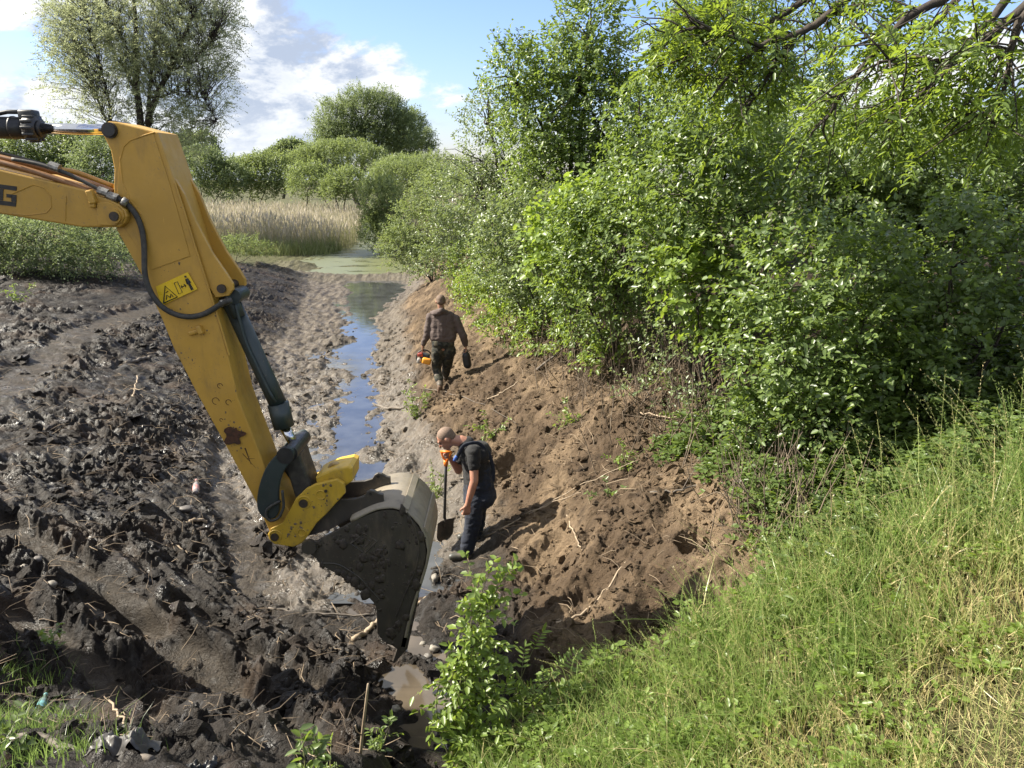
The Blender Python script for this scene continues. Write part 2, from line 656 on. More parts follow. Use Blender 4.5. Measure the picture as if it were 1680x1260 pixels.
gc = soil_colors(GX, GY, ZN, p1, p2)
wet = np.clip(ZN['mud'] * 0.72 + ZN['flat'] * 0.95, 0, 1) * (1 - ZN['far']) * (1 - .35 * ss(12, 24, GY))
wet = np.clip(wet + 0.25 * p2 * (wet > 0.1), 0, 1)

m_ground, n, o = out_mat('earth')
p = n.new('ShaderNodeBsdfPrincipled')
tcn = n.new('ShaderNodeTexCoord').outputs['Object']
col = n.attr('col').outputs['Color']
wt = n.attr('wet').outputs['Fac']
f1 = n.noise(tcn, 9, 8, 0.65)
f2 = n.noise(tcn, 45, 6, 0.65)
col = n.mix(n.smooth(f1, 0.35, 0.7, 0.0, 0.55), col, n.mix(1.0, col, (0.45, 0.42, 0.40), 'MULTIPLY'))
col = n.mix(n.smooth(f2, 0.52, 0.72, 0.0, 0.6), col, n.mix(1.0, col, (1.75, 1.65, 1.5), 'MULTIPLY'))
n.put(p.inputs['Base Color'], col)
rg = n.math('SUBTRACT', 0.92, n.math('MULTIPLY', wt, n.smooth(n.noise(tcn, 3.2, 6, 0.65), 0.36, 0.66, 0.26, 0.80)))
n.put(p.inputs['Roughness'], rg)
n.put(p.inputs['Specular IOR Level'], n.smooth(wt, 0.72, 0.98, 0.30, 0.75))
bh = n.math('ADD', n.math('MULTIPLY', f2, 0.5), n.math('ADD', f1, n.math('MULTIPLY', n.noise(tcn, 120, 3, 0.6), 0.25)))
n.put(p.inputs['Normal'], n.bump(bh, 0.95, 0.05))
n.l.new(p.outputs[0], o.inputs[0])

mb = MB()
mb.add(np.stack((GX, GY, GZ), -1).reshape(-1, 3), quads)
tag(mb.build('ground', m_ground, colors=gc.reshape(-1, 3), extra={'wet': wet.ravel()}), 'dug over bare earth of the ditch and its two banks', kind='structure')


# ------------------------------------------------------------------ water
def water_mat(name, murk, rough, wave, alpha_deep, algae=None):
    m, n, o = out_mat(name)
    tcn = n.new('ShaderNodeTexCoord').outputs['Object']
    p = n.new('ShaderNodeBsdfPrincipled')
    c = n.mix(n.smooth(n.noise(tcn, 1.6, 5, 0.6), 0.35, 0.65), murk, tuple(x * 0.6 for x in murk))
    r = rough
    if algae:
        k = n.smooth(n.noise(n.vmath('MULTIPLY', tcn, (0.5, 1.6, 1)), 0.9, 6, 0.65), 0.33, 0.47)
        c = n.mix(k, c, algae)
        r = n.math('ADD', n.math('MULTIPLY', k, 0.35), rough)
    n.put(p.inputs['Base Color'], c)
    n.put(p.inputs['Roughness'], r)
    p.inputs['IOR'].default_value = 1.45
    p.inputs['Specular IOR Level'].default_value = 1.0
    h = n.noise(n.vmath('MULTIPLY', tcn, (1.0, 0.6, 1)), 5, 3, 0.5)
    n.put(p.inputs['Normal'], n.bump(h, wave, 0.02))
    n.l.new(p.outputs[0], o.inputs[0])
    return m


m_water = water_mat('stream_water', (0.075, 0.078, 0.078), 0.05, 0.10, 1)
m_puddle = water_mat('muddy_water', (0.115, 0.092, 0.066), 0.10, 0.05, 1)
m_pond = water_mat('pond_water', (0.06, 0.065, 0.035), 0.05, 0.08, 1, (0.13, 0.14, 0.06))


def water_strip(name, y0, y1, extra_w, zlev, mat_, step=0.25):
    Ys = np.arange(y0, y1 + 1e-6, step)
    xc, hw = stream(Ys)
    k = np.linspace(-1, 1, 7)
    X = xc[:, None] + (hw + extra_w)[:, None] * k
    V = np.stack((X, np.repeat(Ys[:, None], 7, 1), np.full(X.shape, zlev)), -1).reshape(-1, 3)
    i = np.arange(len(V)).reshape(len(Ys), 7)
    q = np.stack((i[:-1, :-1], i[:-1, 1:], i[1:, 1:], i[1:, :-1]), -1).reshape(-1, 4)
    m = MB()
    m.add(V, q)
    return tag(m.build(name, mat_), kind='structure')


water_strip('stream_water', 7.2, 33.4, 0.7, 0.0, m_water)['label'] = 'narrow stream reflecting blue sky along the ditch bottom'
water_strip('puddle_water', 3.4, 7.19, 0.35, -0.03, m_puddle)['label'] = 'murky brown puddles in the ditch below the bucket'
water_strip('pond_water', 34.6, 75, 1.0, 0.03, m_pond)['label'] = 'still pond with pale green scum in front of the reeds'

# ------------------------------------------------------------------ foliage
rng = np.random.default_rng(11)


def rvec(n_):
    return unit(rng.normal(size=(n_, 3)))


def leaves(mb, P, A, N, L, W, var, simple=False, fold=0.16):
    """one blade per row: base P, direction A, face normal N, length L, width W"""
    A = unit(A)
    N = unit(N - A * np.sum(A * N, 1, keepdims=True))
    B = np.cross(N, A)
    L = np.asarray(L)[:, None]
    W = np.asarray(W)[:, None]
    n_ = len(P)
    if simple:
        V = np.stack((P, P + A * L * .48 + B * W * .5 + N * W * fold, P + A * L, P + A * L * .48 - B * W * .5 + N * W * fold), 1)
        q = np.arange(n_)[:, None] * 4 + np.array((0, 1, 2, 3))
        mb.add(V.reshape(-1, 3), q, np.repeat(var, 4))
    else:
        V = np.stack((P, P + A * L * .30 + B * W * .5 + N * W * fold, P + A * L * .70 + B * W * .40 + N * W * fold * .6, P + A * L - N * L * .10,
                      P + A * L * .70 - B * W * .40 + N * W * fold * .6, P + A * L * .30 - B * W * .5 + N * W * fold), 1)
        b = np.arange(n_)[:, None] * 6
        mb.add(V.reshape(-1, 3), [b + np.array((0, 1, 2, 3)), b + np.array((0, 3, 4, 5))], np.repeat(var, 6))


def sprays(mb, P, D, N, tw, k, ll, lw, droop=0.1, simple=False, pinnate=False, base_var=0.5, vspread=0.22, twigs=None, twig_r=0.004):
    """twigs starting at P along D, each carrying k leaves"""
    n_ = len(P)
    D = unit(D)
    N = unit(N)
    S = unit(np.cross(D, N))
    sv = np.clip(base_var + rng.normal(0, vspread * 0.6, n_), 0, 1)
    tw = np.broadcast_to(tw, (n_,)) * rng.uniform(0.65, 1.25, n_)
    end = None
    for i in range(k):
        t = (i + 0.6) / k if not pinnate else 0.22 + 0.78 * (i // 2 + 0.5) / (k / 2)
        pos = P + D * (tw * t)[:, None] - np.array((0, 0, 1.0)) * (droop * tw * t * t)[:, None]
        sg = 1 if i % 2 == 0 else -1
        if pinnate:
            ld = D * .55 + S * sg * .9 + rng.normal(0, .10, (n_, 3)) - np.array((0, 0, .25))
            nr = N + rng.normal(0, .22, (n_, 3))
            if i == k - 1:
                ld = D
        else:
            ld = D * .6 + S * sg * rng.uniform(.5, 1.0, n_)[:, None] + rng.normal(0, .32, (n_, 3)) - np.array((0, 0, .18))
            nr = N + rng.normal(0, .40, (n_, 3))
        L = ll * rng.uniform(.6, 1.2, n_)
        leaves(mb, pos, ld, nr, L, L * lw * rng.uniform(.85, 1.15, n_), np.clip(sv + rng.normal(0, vspread * .7, n_), 0, 1), simple)
    if twigs is not None:
        for a, b_, c in zip(P, D, tw):
            q = np.array([a + b_ * c * t - np.array((0, 0, droop * c * t * t)) for t in (0, .5, 1)])
            twigs.tube(q, [twig_r, twig_r * .7, twig_r * .3], 3, cap=False, m=1)


def limb(mb, a, b, r0, r1, sag=0.0, wob=0.06, k=8, n=6, seed=0):
    a = np.asarray(a, float)
    b = np.asarray(b, float)
    t = np.linspace(0, 1, k)
    ln = np.linalg.norm(b - a)
    rr = np.random.default_rng(seed + 5)
    w_ = np.cumsum(rr.normal(0, 1, (k, 3)), 0)
    w_ = (w_ - w_[0]) - t[:, None] * (w_[-1] - w_[0])
    pts = a + (b - a) * t[:, None] + w_ * wob * ln / k ** .5 + np.array((0, 0, 1.0)) * (sag * ln * np.sin(t * math.pi))[:, None]
    mb.tube(pts, r0 + (r1 - r0) * t ** .8, n)
    return pts


M_BARK = simple_mat('bark', (0.055, 0.043, 0.033), (0.025, 0.02, 0.016), 0.9, scale=14, bump=0.6, bscale=50)
M_BARKG = simple_mat('grey_bark', (0.17, 0.15, 0.12), (0.08, 0.07, 0.055), 0.9, scale=10, bump=0.6, bscale=40)
LEAF = {
    'bush': leaf_mat('bush_leaf', (0.058, 0.092, 0.018), (0.115, 0.176, 0.033), (0.205, 0.280, 0.062), (0.38, 0.50, 0.06), 0.42),
    'dark': leaf_mat('dark_leaf', (0.052, 0.082, 0.018), (0.098, 0.150, 0.028), (0.165, 0.225, 0.048), (0.36, 0.48, 0.06), 0.42),
    'lime': leaf_mat('lime_leaf', (0.105, 0.160, 0.022), (0.185, 0.275, 0.034), (0.280, 0.375, 0.065), (0.48, 0.60, 0.06), 0.46),
    'grey': leaf_mat('grey_leaf', (0.085, 0.115, 0.045), (0.145, 0.192, 0.072), (0.240, 0.285, 0.125), (0.37, 0.46, 0.10), 0.40, rough=0.36),
    'willow': leaf_mat('willow_leaf', (0.19, 0.22, 0.125), (0.31, 0.345, 0.195), (0.46, 0.49, 0.31), (0.52, 0.56, 0.28), 0.52, rough=0.6, spec=0.25),
    'far': leaf_mat('far_leaf', (0.105, 0.138, 0.052), (0.160, 0.205, 0.070), (0.24, 0.285, 0.105), (0.38, 0.46, 0.12), 0.42, 0.55, 0.35),
    'fardark': leaf_mat('far_dark_leaf', (0.090, 0.122, 0.054), (0.136, 0.178, 0.072), (0.20, 0.245, 0.105), (0.36, 0.44, 0.14), 0.42, 0.55, 0.35),
    'ash': leaf_mat('ash_leaf', (0.080, 0.125, 0.020), (0.138, 0.210, 0.030), (0.21, 0.30, 0.05), (0.48, 0.60, 0.05), 0.50),
}


def plant(name, Y, lobes, leaf, label, cat, base=None, ll=0.06, lw=0.55, tw=0.30, k=9, per=520, simple=False, droop=0.12, up=0.55,
          bark=None, group=None, depth=1.0, trunk_r=0.05, stems=1, shell=0.55, pin=False, twig_r=0.004, twig_frac=0.25, var=0.5, bare=0, limbs=9, rag=0.30, gaps=0.0):
    """a tree or shrub whose crown fills lobes (px, py, rx, ry[, dY]); per = leaves per square metre of lobe surface"""
    cs, rs = [], []
    for lb in lobes:
        y_ = Y + (lb[4] if len(lb) > 4 else 0)
        c = pl(lb[0], lb[1], y_)
        s_ = mpp(lb[1], y_)
        cs.append(c)
        rs.append((lb[2] * s_, (lb[2] + lb[3]) / 2 * s_ * depth, lb[3] * s_))
    cs, rs = np.array(cs), np.array(rs)
    if base is None:
        bx, by = cs[:, 0].mean(), cs[:, 1].mean()
    else:
        q = pl(base, 500, Y)
        bx, by = q[0], Y
    bz = float(ground(bx, by)[0]) - 0.05
    root = empty(name, (bx, by, bz), label, cat, group)
    crown, wood = MB(), MB()
    bpt = np.array((bx, by, bz))
    for li, (c, r) in enumerate(zip(cs, rs)):
        area = 4 * math.pi * ((r[0] * r[1]) ** 1.6 / 3 + (r[0] * r[2]) ** 1.6 / 3 + (r[1] * r[2]) ** 1.6 / 3) ** (1 / 1.6)
        m_ = max(6, int(area * per / k))
        dr = rvec(m_)
        dr[:, 2] = np.where((dr[:, 2] < -0.55) & (rng.random(m_) < .6), -dr[:, 2], dr[:, 2])
        rad = shell + (1 - shell) * rng.random(m_) ** .6
        nz = gnoise(dr[:, 0] * 2.3 + li * 7, dr[:, 2] * 2.3 + dr[:, 1] * 1.7, 70 + li) + .6 * gnoise(dr[:, 0] * 5.1 - li, dr[:, 2] * 5.1 + dr[:, 1] * 4, 90 + li)
        rad = rad * (1 + rag * nz)
        if gaps:
            keep = nz > -1.1 + gaps
            dr, rad, nz = dr[keep], rad[keep], nz[keep]
            m_ = len(dr)
        P = c + dr * r * rad[:, None]
        gz = zbase(P[:, 0], P[:, 1])
        ok = P[:, 2] > gz + 0.06
        P, dr, rad, nz = P[ok], dr[ok], rad[ok], nz[ok]
        m_ = len(P)
        if m_ == 0:
            continue
        D = dr * .75 + np.array((0, 0, up)) + rng.normal(0, .45, (m_, 3))
        N = dr * .45 + np.array((0, 0, .62)) + np.array(SUN) * .38 + rng.normal(0, .28, (m_, 3))
        tsel = rng.random(m_) < twig_frac
        for sel, tt in ((tsel, crown), (~tsel, None)):
            if sel.any():
                sprays(crown, P[sel], D[sel], N[sel], tw, k, ll, lw, droop, simple, pin, var + .10 * nz[sel].mean(), .24, tt, twig_r)
        # limbs into this lobe
        fork = bpt + (c - bpt) * np.array((.35, .35, .45)) + np.array((0, 0, .1 * r[2]))
        if stems > 1:
            st_ = bpt
            limb(wood, st_, c, trunk_r * .8, trunk_r * .35, seed=li * 13 + int(abs(bx) * 100))
        else:
            limb(wood, bpt + (fork - bpt) * .6 if li else bpt, c, trunk_r * (.62 if li else 1), trunk_r * .3, seed=li * 13 + int(abs(bx) * 100), k=10)
        for j in range(limbs):
            i = rng.integers(m_)
            limb(wood, c, P[i] * .92 + c * .08, trunk_r * .28, trunk_r * .07, .03, .10, 6, 4, seed=j + li * 31)
        for j in range(bare):
            dd_ = unit(rng.normal(0, 1, 3) + np.array((-.5, -.2, .7)))
            limb(wood, c, c + dd_ * r * 1.5, trunk_r * .28, trunk_r * .05, .02, .12, 7, 4, seed=j + li * 77)
    wood.build('trunk', bark or M_BARK, root)
    if crown.n:
        crown.build('crown', [LEAF[leaf], bark or M_BARK], root, smooth=True)
    return root


RB = 'shrubs and trees on the right bank'
# near shrubs on the right bank
plant('shrub', 6.75, [(1330, 470, 125, 105), (1290, 590, 105, 105), (1400, 590, 125, 120), (1350, 705, 125, 95), (1262, 715, 62, 62), (1440, 480, 90, 90, .5), (1440, 720, 80, 80), (1300, 790, 60, 40)], 'bush',
      'big bright leafy shrub whose twiggy foot stands above the dug earth, beside the tall grass', 'shrub', 1335, .066, .58, .27, 9, 520, group=RB, trunk_r=.028, stems=3, rag=.38)
plant('shrub', 6.7, [(1560, 440, 120, 110), (1610, 570, 120, 110), (1500, 640, 100, 85), (1640, 680, 90, 70), (1520, 540, 90, 90, .5), (1700, 470, 80, 110), (1560, 730, 90, 60)], 'bush',
      'dense shrub at the right edge behind the tall grass seed heads', 'shrub', 1580, .066, .58, .27, 9, 520, group=RB, trunk_r=.028, stems=3, var=.42, rag=.38)
plant('shrub', 10.8, [(1390, 300, 140, 95), (1530, 300, 130, 95), (1660, 310, 90, 105), (1480, 380, 120, 70), (1310, 350, 90, 90), (1240, 270, 70, 70), (1600, 390, 120, 60), (1420, 360, 90, 60)], 'dark',
      'dark green thicket beneath the hanging ash branches', 'shrub', 1470, .072, .57, .32, 9, 560, group=RB, trunk_r=.04, stems=3, var=.55)
plant('shrub', 13.2, [(1420, 262, 110, 65), (1580, 272, 120, 72), (1690, 275, 70, 70), (1320, 240, 80, 75)], 'lime',
      'yellow green bush tops far behind the thicket under the ash branches', 'shrub', 1520, .08, .57, .34, 9, 420, group=RB, trunk_r=.04, stems=3, var=.35)
plant('shrub', 8.7, [(1180, 240, 95, 95), (1130, 330, 95, 105), (1220, 350, 100, 105), (1190, 450, 105, 85), (1110, 420, 70, 80), (1230, 540, 60, 60)], 'bush',
      'tall leafy shrub standing over the thicket of dead stems', 'shrub', 1160, .068, .57, .28, 9, 520, group=RB, trunk_r=.03, stems=4, var=.52, rag=.38)
plant('maple_sapling', 8.2, [(1150, 480, 55, 45), (1170, 555, 45, 35), (1110, 440, 30, 40)], 'lime',
      'small bright lime green sapling in front of the dead stems', 'sapling', 1150, .085, .85, .24, 6, 330, group=RB, trunk_r=.018, var=.5)
plant('shrub', 10.5, [(1010, 410, 105, 105), (1060, 330, 85, 100), (1080, 230, 75, 85), (1020, 510, 85, 55), (960, 480, 70, 70), (1050, 185, 40, 40)], 'bush',
      'grey green shrub beside the tall tree, above cut stems', 'shrub', 1010, .068, .57, .28, 9, 520, group=RB, trunk_r=.035, stems=4, rag=.40)
plant('maple_sapling', 11.4, [(915, 375, 55, 45), (965, 350, 45, 50), (900, 440, 40, 40), (985, 400, 40, 40)], 'lime',
      'lime green sapling leaning out of the middle of the bank thicket', 'sapling', 950, .095, .85, .28, 6, 300, group=RB, trunk_r=.02, var=.6)
plant('sucker_shrub', 8.1, [(1130, 590, 55, 50, .3), (1185, 640, 48, 62, -.3), (1085, 560, 50, 40, .9), (1230, 700, 40, 50, -.9), (1060, 640, 50, 26, .9)], 'grey',
      'loose small leaved suckers growing among the dead stems', 'shrub', 1150, .048, .6, .22, 7, 230, group=RB, trunk_r=.012, stems=4, var=.5, rag=.5)
plant('shrub', 15.2, [(830, 450, 60, 45, 1.5), (880, 440, 60, 60), (780, 440, 45, 40, 5)], 'bush',
      'leafy bush filling the gap above the bright undergrowth', 'shrub', 850, .07, .58, .3, 9, 420, group=RB, trunk_r=.025, stems=3, rag=.4)
plant('tall_tree', 15.5, [(965, 60, 58, 75), (940, 150, 85, 85), (985, 220, 75, 105), (890, 210, 75, 85), (935, 320, 105, 105), (845, 130, 45, 60), (1000, 330, 70, 90)], 'bush',
      'tallest leafy tree on the bank, its narrow top reaching the blue sky', 'tree', 950, .080, .56, .36, 9, 430, group=RB, trunk_r=.09, var=.66, rag=.45, bare=2)
plant('hawthorn', 17.5, [(830, 270, 70, 70), (850, 340, 80, 80), (790, 320, 50, 55), (800, 205, 45, 45)], 'grey',
      'leaning hawthorn with bare twisted branches reaching over the ditch', 'tree', 850, .07, .55, .34, 8, 260, group=RB, trunk_r=.08, var=.5, rag=.5, bare=5)
plant('shrub', 13.3, [(860, 400, 75, 85), (900, 470, 75, 65), (820, 430, 55, 65), (930, 540, 60, 45)], 'grey',
      'silvery leaved shrub behind the man in the brown hoodie', 'shrub', 880, .065, .58, .30, 9, 440, group=RB, trunk_r=.035, stems=3, rag=.4)
plant('shrub', 14.0, [(805, 495, 48, 34, 2.2), (850, 530, 55, 40, .3), (905, 555, 55, 40, -1.4), (775, 475, 32, 26, 5), (955, 570, 50, 36, -2.4), (880, 500, 60, 40, .3), (1000, 590, 40, 30, -3.4)], 'lime',
      'low bright undergrowth to the right of the walking man', 'shrub', 850, .065, .6, .24, 8, 620, group=RB, trunk_r=.012, stems=3, var=.4, rag=.5)
plant('tall_tree', 17.0, [(1180, 60, 95, 80), (1290, 120, 90, 75), (1150, 120, 48, 55), (1370, 190, 80, 50), (1240, 190, 110, 70)], 'ash',
      'tree with a thick pale trunk rising behind the shrubs', 'tree', 1155, .085, .38, .34, 8, 240, group=RB, trunk_r=.17, bark=M_BARKG, var=.55, rag=.45)
plant('shrub', 21.0, [(760, 330, 60, 55), (800, 390, 60, 60), (740, 400, 50, 50), (720, 440, 50, 22)], 'grey',
      'pale green bush at the water past the walking man', 'shrub', 775, .075, .5, .34, 8, 300, group=RB, trunk_r=.03, stems=3, rag=.4)
plant('shrub', 27.0, [(690, 380, 50, 50), (730, 330, 55, 55), (660, 410, 35, 35), (700, 430, 45, 22)], 'far',
      'rounded light green bush overhanging the right edge of the pond', 'shrub', 710, .095, .45, .40, 8, 330, group=RB, trunk_r=.03, stems=3)
plant('willow_shrub', 44.0, [(626, 335, 36, 38), (622, 385, 30, 35), (640, 370, 28, 40)], 'far',
      'upright willow shrub beside the narrow channel in the reeds', 'shrub', 628, .14, .38, .5, 8, 260, group=RB, trunk_r=.04, stems=3, up=1.0)
plant('willow_shrub', 56.0, [(680, 305, 55, 40), (640, 300, 40, 30), (720, 290, 40, 35)], 'far',
      'grey green willow bushes behind the channel on the right', 'shrub', 680, .17, .38, .6, 8, 180, group=RB, trunk_r=.05, stems=3, simple=True)

# the marsh: bushes and trees beyond the reeds
FB = 'bushes beyond the reeds'
for lobes, Y, bx, lf, lab in (
        ([(330, 285, 42, 38), (370, 300, 40, 32)], 74, 345, 'fardark', 'willow bush closest to the yellow stick behind the reeds'),
        ([(410, 298, 48, 36), (445, 290, 45, 34)], 78, 425, 'far', 'broad grey green bush in the middle of the row behind the reeds'),
        ([(510, 303, 36, 29)], 70, 510, 'far', 'small round bush in front of the domed willow'),
        ([(572, 308, 27, 26), (550, 315, 22, 18)], 66, 565, 'far', 'smallest round bush, just left of the channel'),
        ([(560, 268, 78, 32), (510, 280, 50, 30)], 90, 555, 'far', 'wide smooth domed willow bush below the tall willows'),
        ([(660, 290, 45, 30)], 84, 660, 'far', 'low bush to the right of the domed willow')):
    plant('willow_bush', Y, lobes, lf, lab, 'bush', bx, .26, .40, .8, 9, 120, simple=True, group=FB, trunk_r=.09, stems=3, up=1.0, rag=.2, twig_frac=.02, shell=.6, limbs=4)
plant('far_willow', 105, [(560, 210, 38, 44), (600, 190, 40, 38), (635, 200, 32, 42), (658, 225, 28, 40), (590, 240, 64, 30), (540, 230, 24, 30)], 'fardark',
      'large rounded willow on the skyline in the centre', 'tree', 600, .34, .32, 1.1, 9, 80, simple=True, trunk_r=.35, up=.8, rag=.5, twig_frac=.03, shell=.6)
plant('far_willow', 112, [(676, 222, 24, 36), (660, 245, 30, 25)], 'fardark',
      'darker willow joined to the right side of the skyline willow', 'tree', 672, .36, .34, 1.1, 9, 85, simple=True, trunk_r=.25, up=.8, rag=.35, twig_frac=.04)
plant('far_poplar', 108, [(703, 232, 10, 18), (702, 255, 14, 16)], 'fardark',
      'thin lone tree right of the skyline willows', 'tree', 703, .34, .35, .9, 8, 70, simple=True, trunk_r=.15, rag=.35)
plant('far_oak', 150, [(478, 247, 24, 13), (500, 256, 22, 10), (455, 256, 18, 10)], 'fardark',
      'dark round treetop far off left of the domed willow', 'tree', 478, .5, .6, 1.0, 8, 60, simple=True, trunk_r=.3)
plant('far_oak', 95, [(325, 245, 30, 24), (300, 265, 30, 24)], 'fardark',
      'dark tree peeping out to the right of the tall willow', 'tree', 315, .36, .6, 1.0, 8, 70, simple=True, trunk_r=.25)

# left bank background
plant('shrub', 38, [(60, 250, 60, 40), (140, 260, 55, 45), (20, 275, 50, 40), (100, 300, 70, 40)], 'grey',
      'pale leafy bush seen between the boom and its cylinder', 'bush', 90, .13, .42, .5, 8, 280, trunk_r=.06, stems=3, rag=.35)
plant('shrub', 36, [(170, 285, 45, 55), (120, 330, 60, 40), (10, 330, 60, 40)], 'fardark',
      'bush hidden behind the stick below the tall willow', 'bush', 150, .13, .42, .5, 8, 280, trunk_r=.06, stems=3, rag=.35)
plant('shrub', 22, [(60, 395, 85, 38), (145, 415, 55, 30), (0, 400, 60, 42), (90, 430, 80, 22), (190, 425, 30, 22, 1), (-50, 410, 60, 50)], 'fardark',
      'drooping grey leaved bush beneath the boom on the heap of brush', 'bush', 70, .085, .40, .4, 8, 380, trunk_r=.03, stems=4, rag=.5, bare=5, up=.1, droop=.6)

plant('shrub', 29, [(80, 365, 70, 32), (170, 375, 60, 32), (0, 370, 70, 35), (210, 400, 40, 18), (-80, 370, 70, 40)], 'fardark',
      'darker bush behind the drooping grey leaved one under the boom', 'bush', 100, .10, .42, .45, 8, 300, trunk_r=.03, stems=4, rag=.45)
plant('shrub', 33, [(395, 405, 34, 14), (350, 410, 30, 14), (430, 412, 20, 9)], 'far',
      'low green growth at the near edge of the reeds, right of the stick', 'bush', 390, .09, .35, .4, 8, 260, trunk_r=.02, stems=3, rag=.5)

# the tall willow
def tall_willow():
    Y = 47.0
    b = pl(238, 345, Y)
    bz = float(ground(b[0], Y)[0]) - .1
    root = empty('tall_willow', (b[0], Y, bz), 'tall airy silver willow with forked dark trunk standing behind the excavator arm', 'tree')
    wood, crown = MB(), MB()
    T = lambda pts, dy=0: np.array([pl(x, y, Y + dy) for x, y in pts])

    def br(pts, r0, r1, dy=0.0, k=14):
        q = T(pts, 0)
        t0 = np.linspace(0, 1, len(q))
        t = np.linspace(0, 1, k)
        q = np.stack([np.interp(t, t0, q[:, i]) for i in range(3)], 1)
        q[:, 1] += dy * t
        q[1:-1] += rng.normal(0, .03, (k - 2, 3))
        wood.tube(q, r0 + (r1 - r0) * t ** .7, 7)
        return q
    base = [(241, 350), (238, 290)]
    mains = [br(base + [(232, 205), (224, 130), (222, 60), (218, -40), (214, -110)], .34, .06, 0),
             br([(241, 230), (240, 180), (240, 100), (246, 20), (252, -80)], .17, .04, 1.5),
             br([(243, 205), (258, 155), (285, 115), (310, 60), (345, -10), (365, -60)], .22, .04, -1.0),
             br([(238, 300), (190, 230), (160, 180), (135, 125), (110, 60), (95, 0)], .12, .03, 1.0),
             br([(190, 250), (180, 150), (165, 80), (150, 10)], .07, .02, -1.0),
             br([(228, 160), (195, 110), (160, 60), (135, 0), (120, -50)], .08, .02, 2.0),
             br([(285, 115), (330, 100), (365, 60), (385, 30)], .07, .02, -1.5),
             br([(255, 160), (300, 150), (345, 165), (365, 200)], .06, .015, -1.0),
             br([(230, 120), (205, 60), (180, -20), (170, -90)], .08, .02, -2),
             br([(246, 60), (285, 20), (300, -60), (320, -110)], .08, .02, 1)]
    lobes = [(235, 30, 95, 90, 950), (150, 60, 70, 75, 480), (320, 40, 65, 85, 560), (120, 130, 50, 60, 280), (335, 130, 50, 70, 380), (200, 120, 70, 60, 380),
             (270, 120, 60, 70, 420), (310, 200, 55, 40, 260), (190, 190, 60, 45, 200), (130, 20, 55, 60, 280), (360, 30, 35, 60, 220), (240, -70, 110, 70, 600), (105, 70, 35, 60, 160), (300, 240, 40, 30, 120)]
    nodes = np.vstack(mains)
    for (x, y, rx, ry, cnt) in lobes:
        cnt = int(cnt * 1.35)
        c = pl(x, y, Y)
        s_ = mpp(y, Y)
        d_ = rvec(cnt) * (rng.random(cnt) ** .45)[:, None]
        P = c + d_ * np.array((rx * s_, (rx + ry) * .5 * s_, ry * s_))
        D = d_ * .8 + np.array((0, 0, .75)) + rng.normal(0, .4, (cnt, 3))
        N = rng.normal(0, 1, (cnt, 3)) + np.array((0, 0, .6))
        sprays(crown, P, D, N, 0.9, 15, .17, .26, .5, True, False, .5, .28)
        for i in range(0, cnt, 6):
            j = np.argmin(np.linalg.norm((nodes - P[i]) * np.array((1, 1, .8)) + np.array((0, 0, .9)), axis=1))
            limb(wood, nodes[j], P[i] + D[i] * .5, .028, .010, .04, .10, 6, 3, seed=i)
    wood.build('trunk', M_BARK, root)
    crown.build('crown', LEAF['willow'], root)


tall_willow()


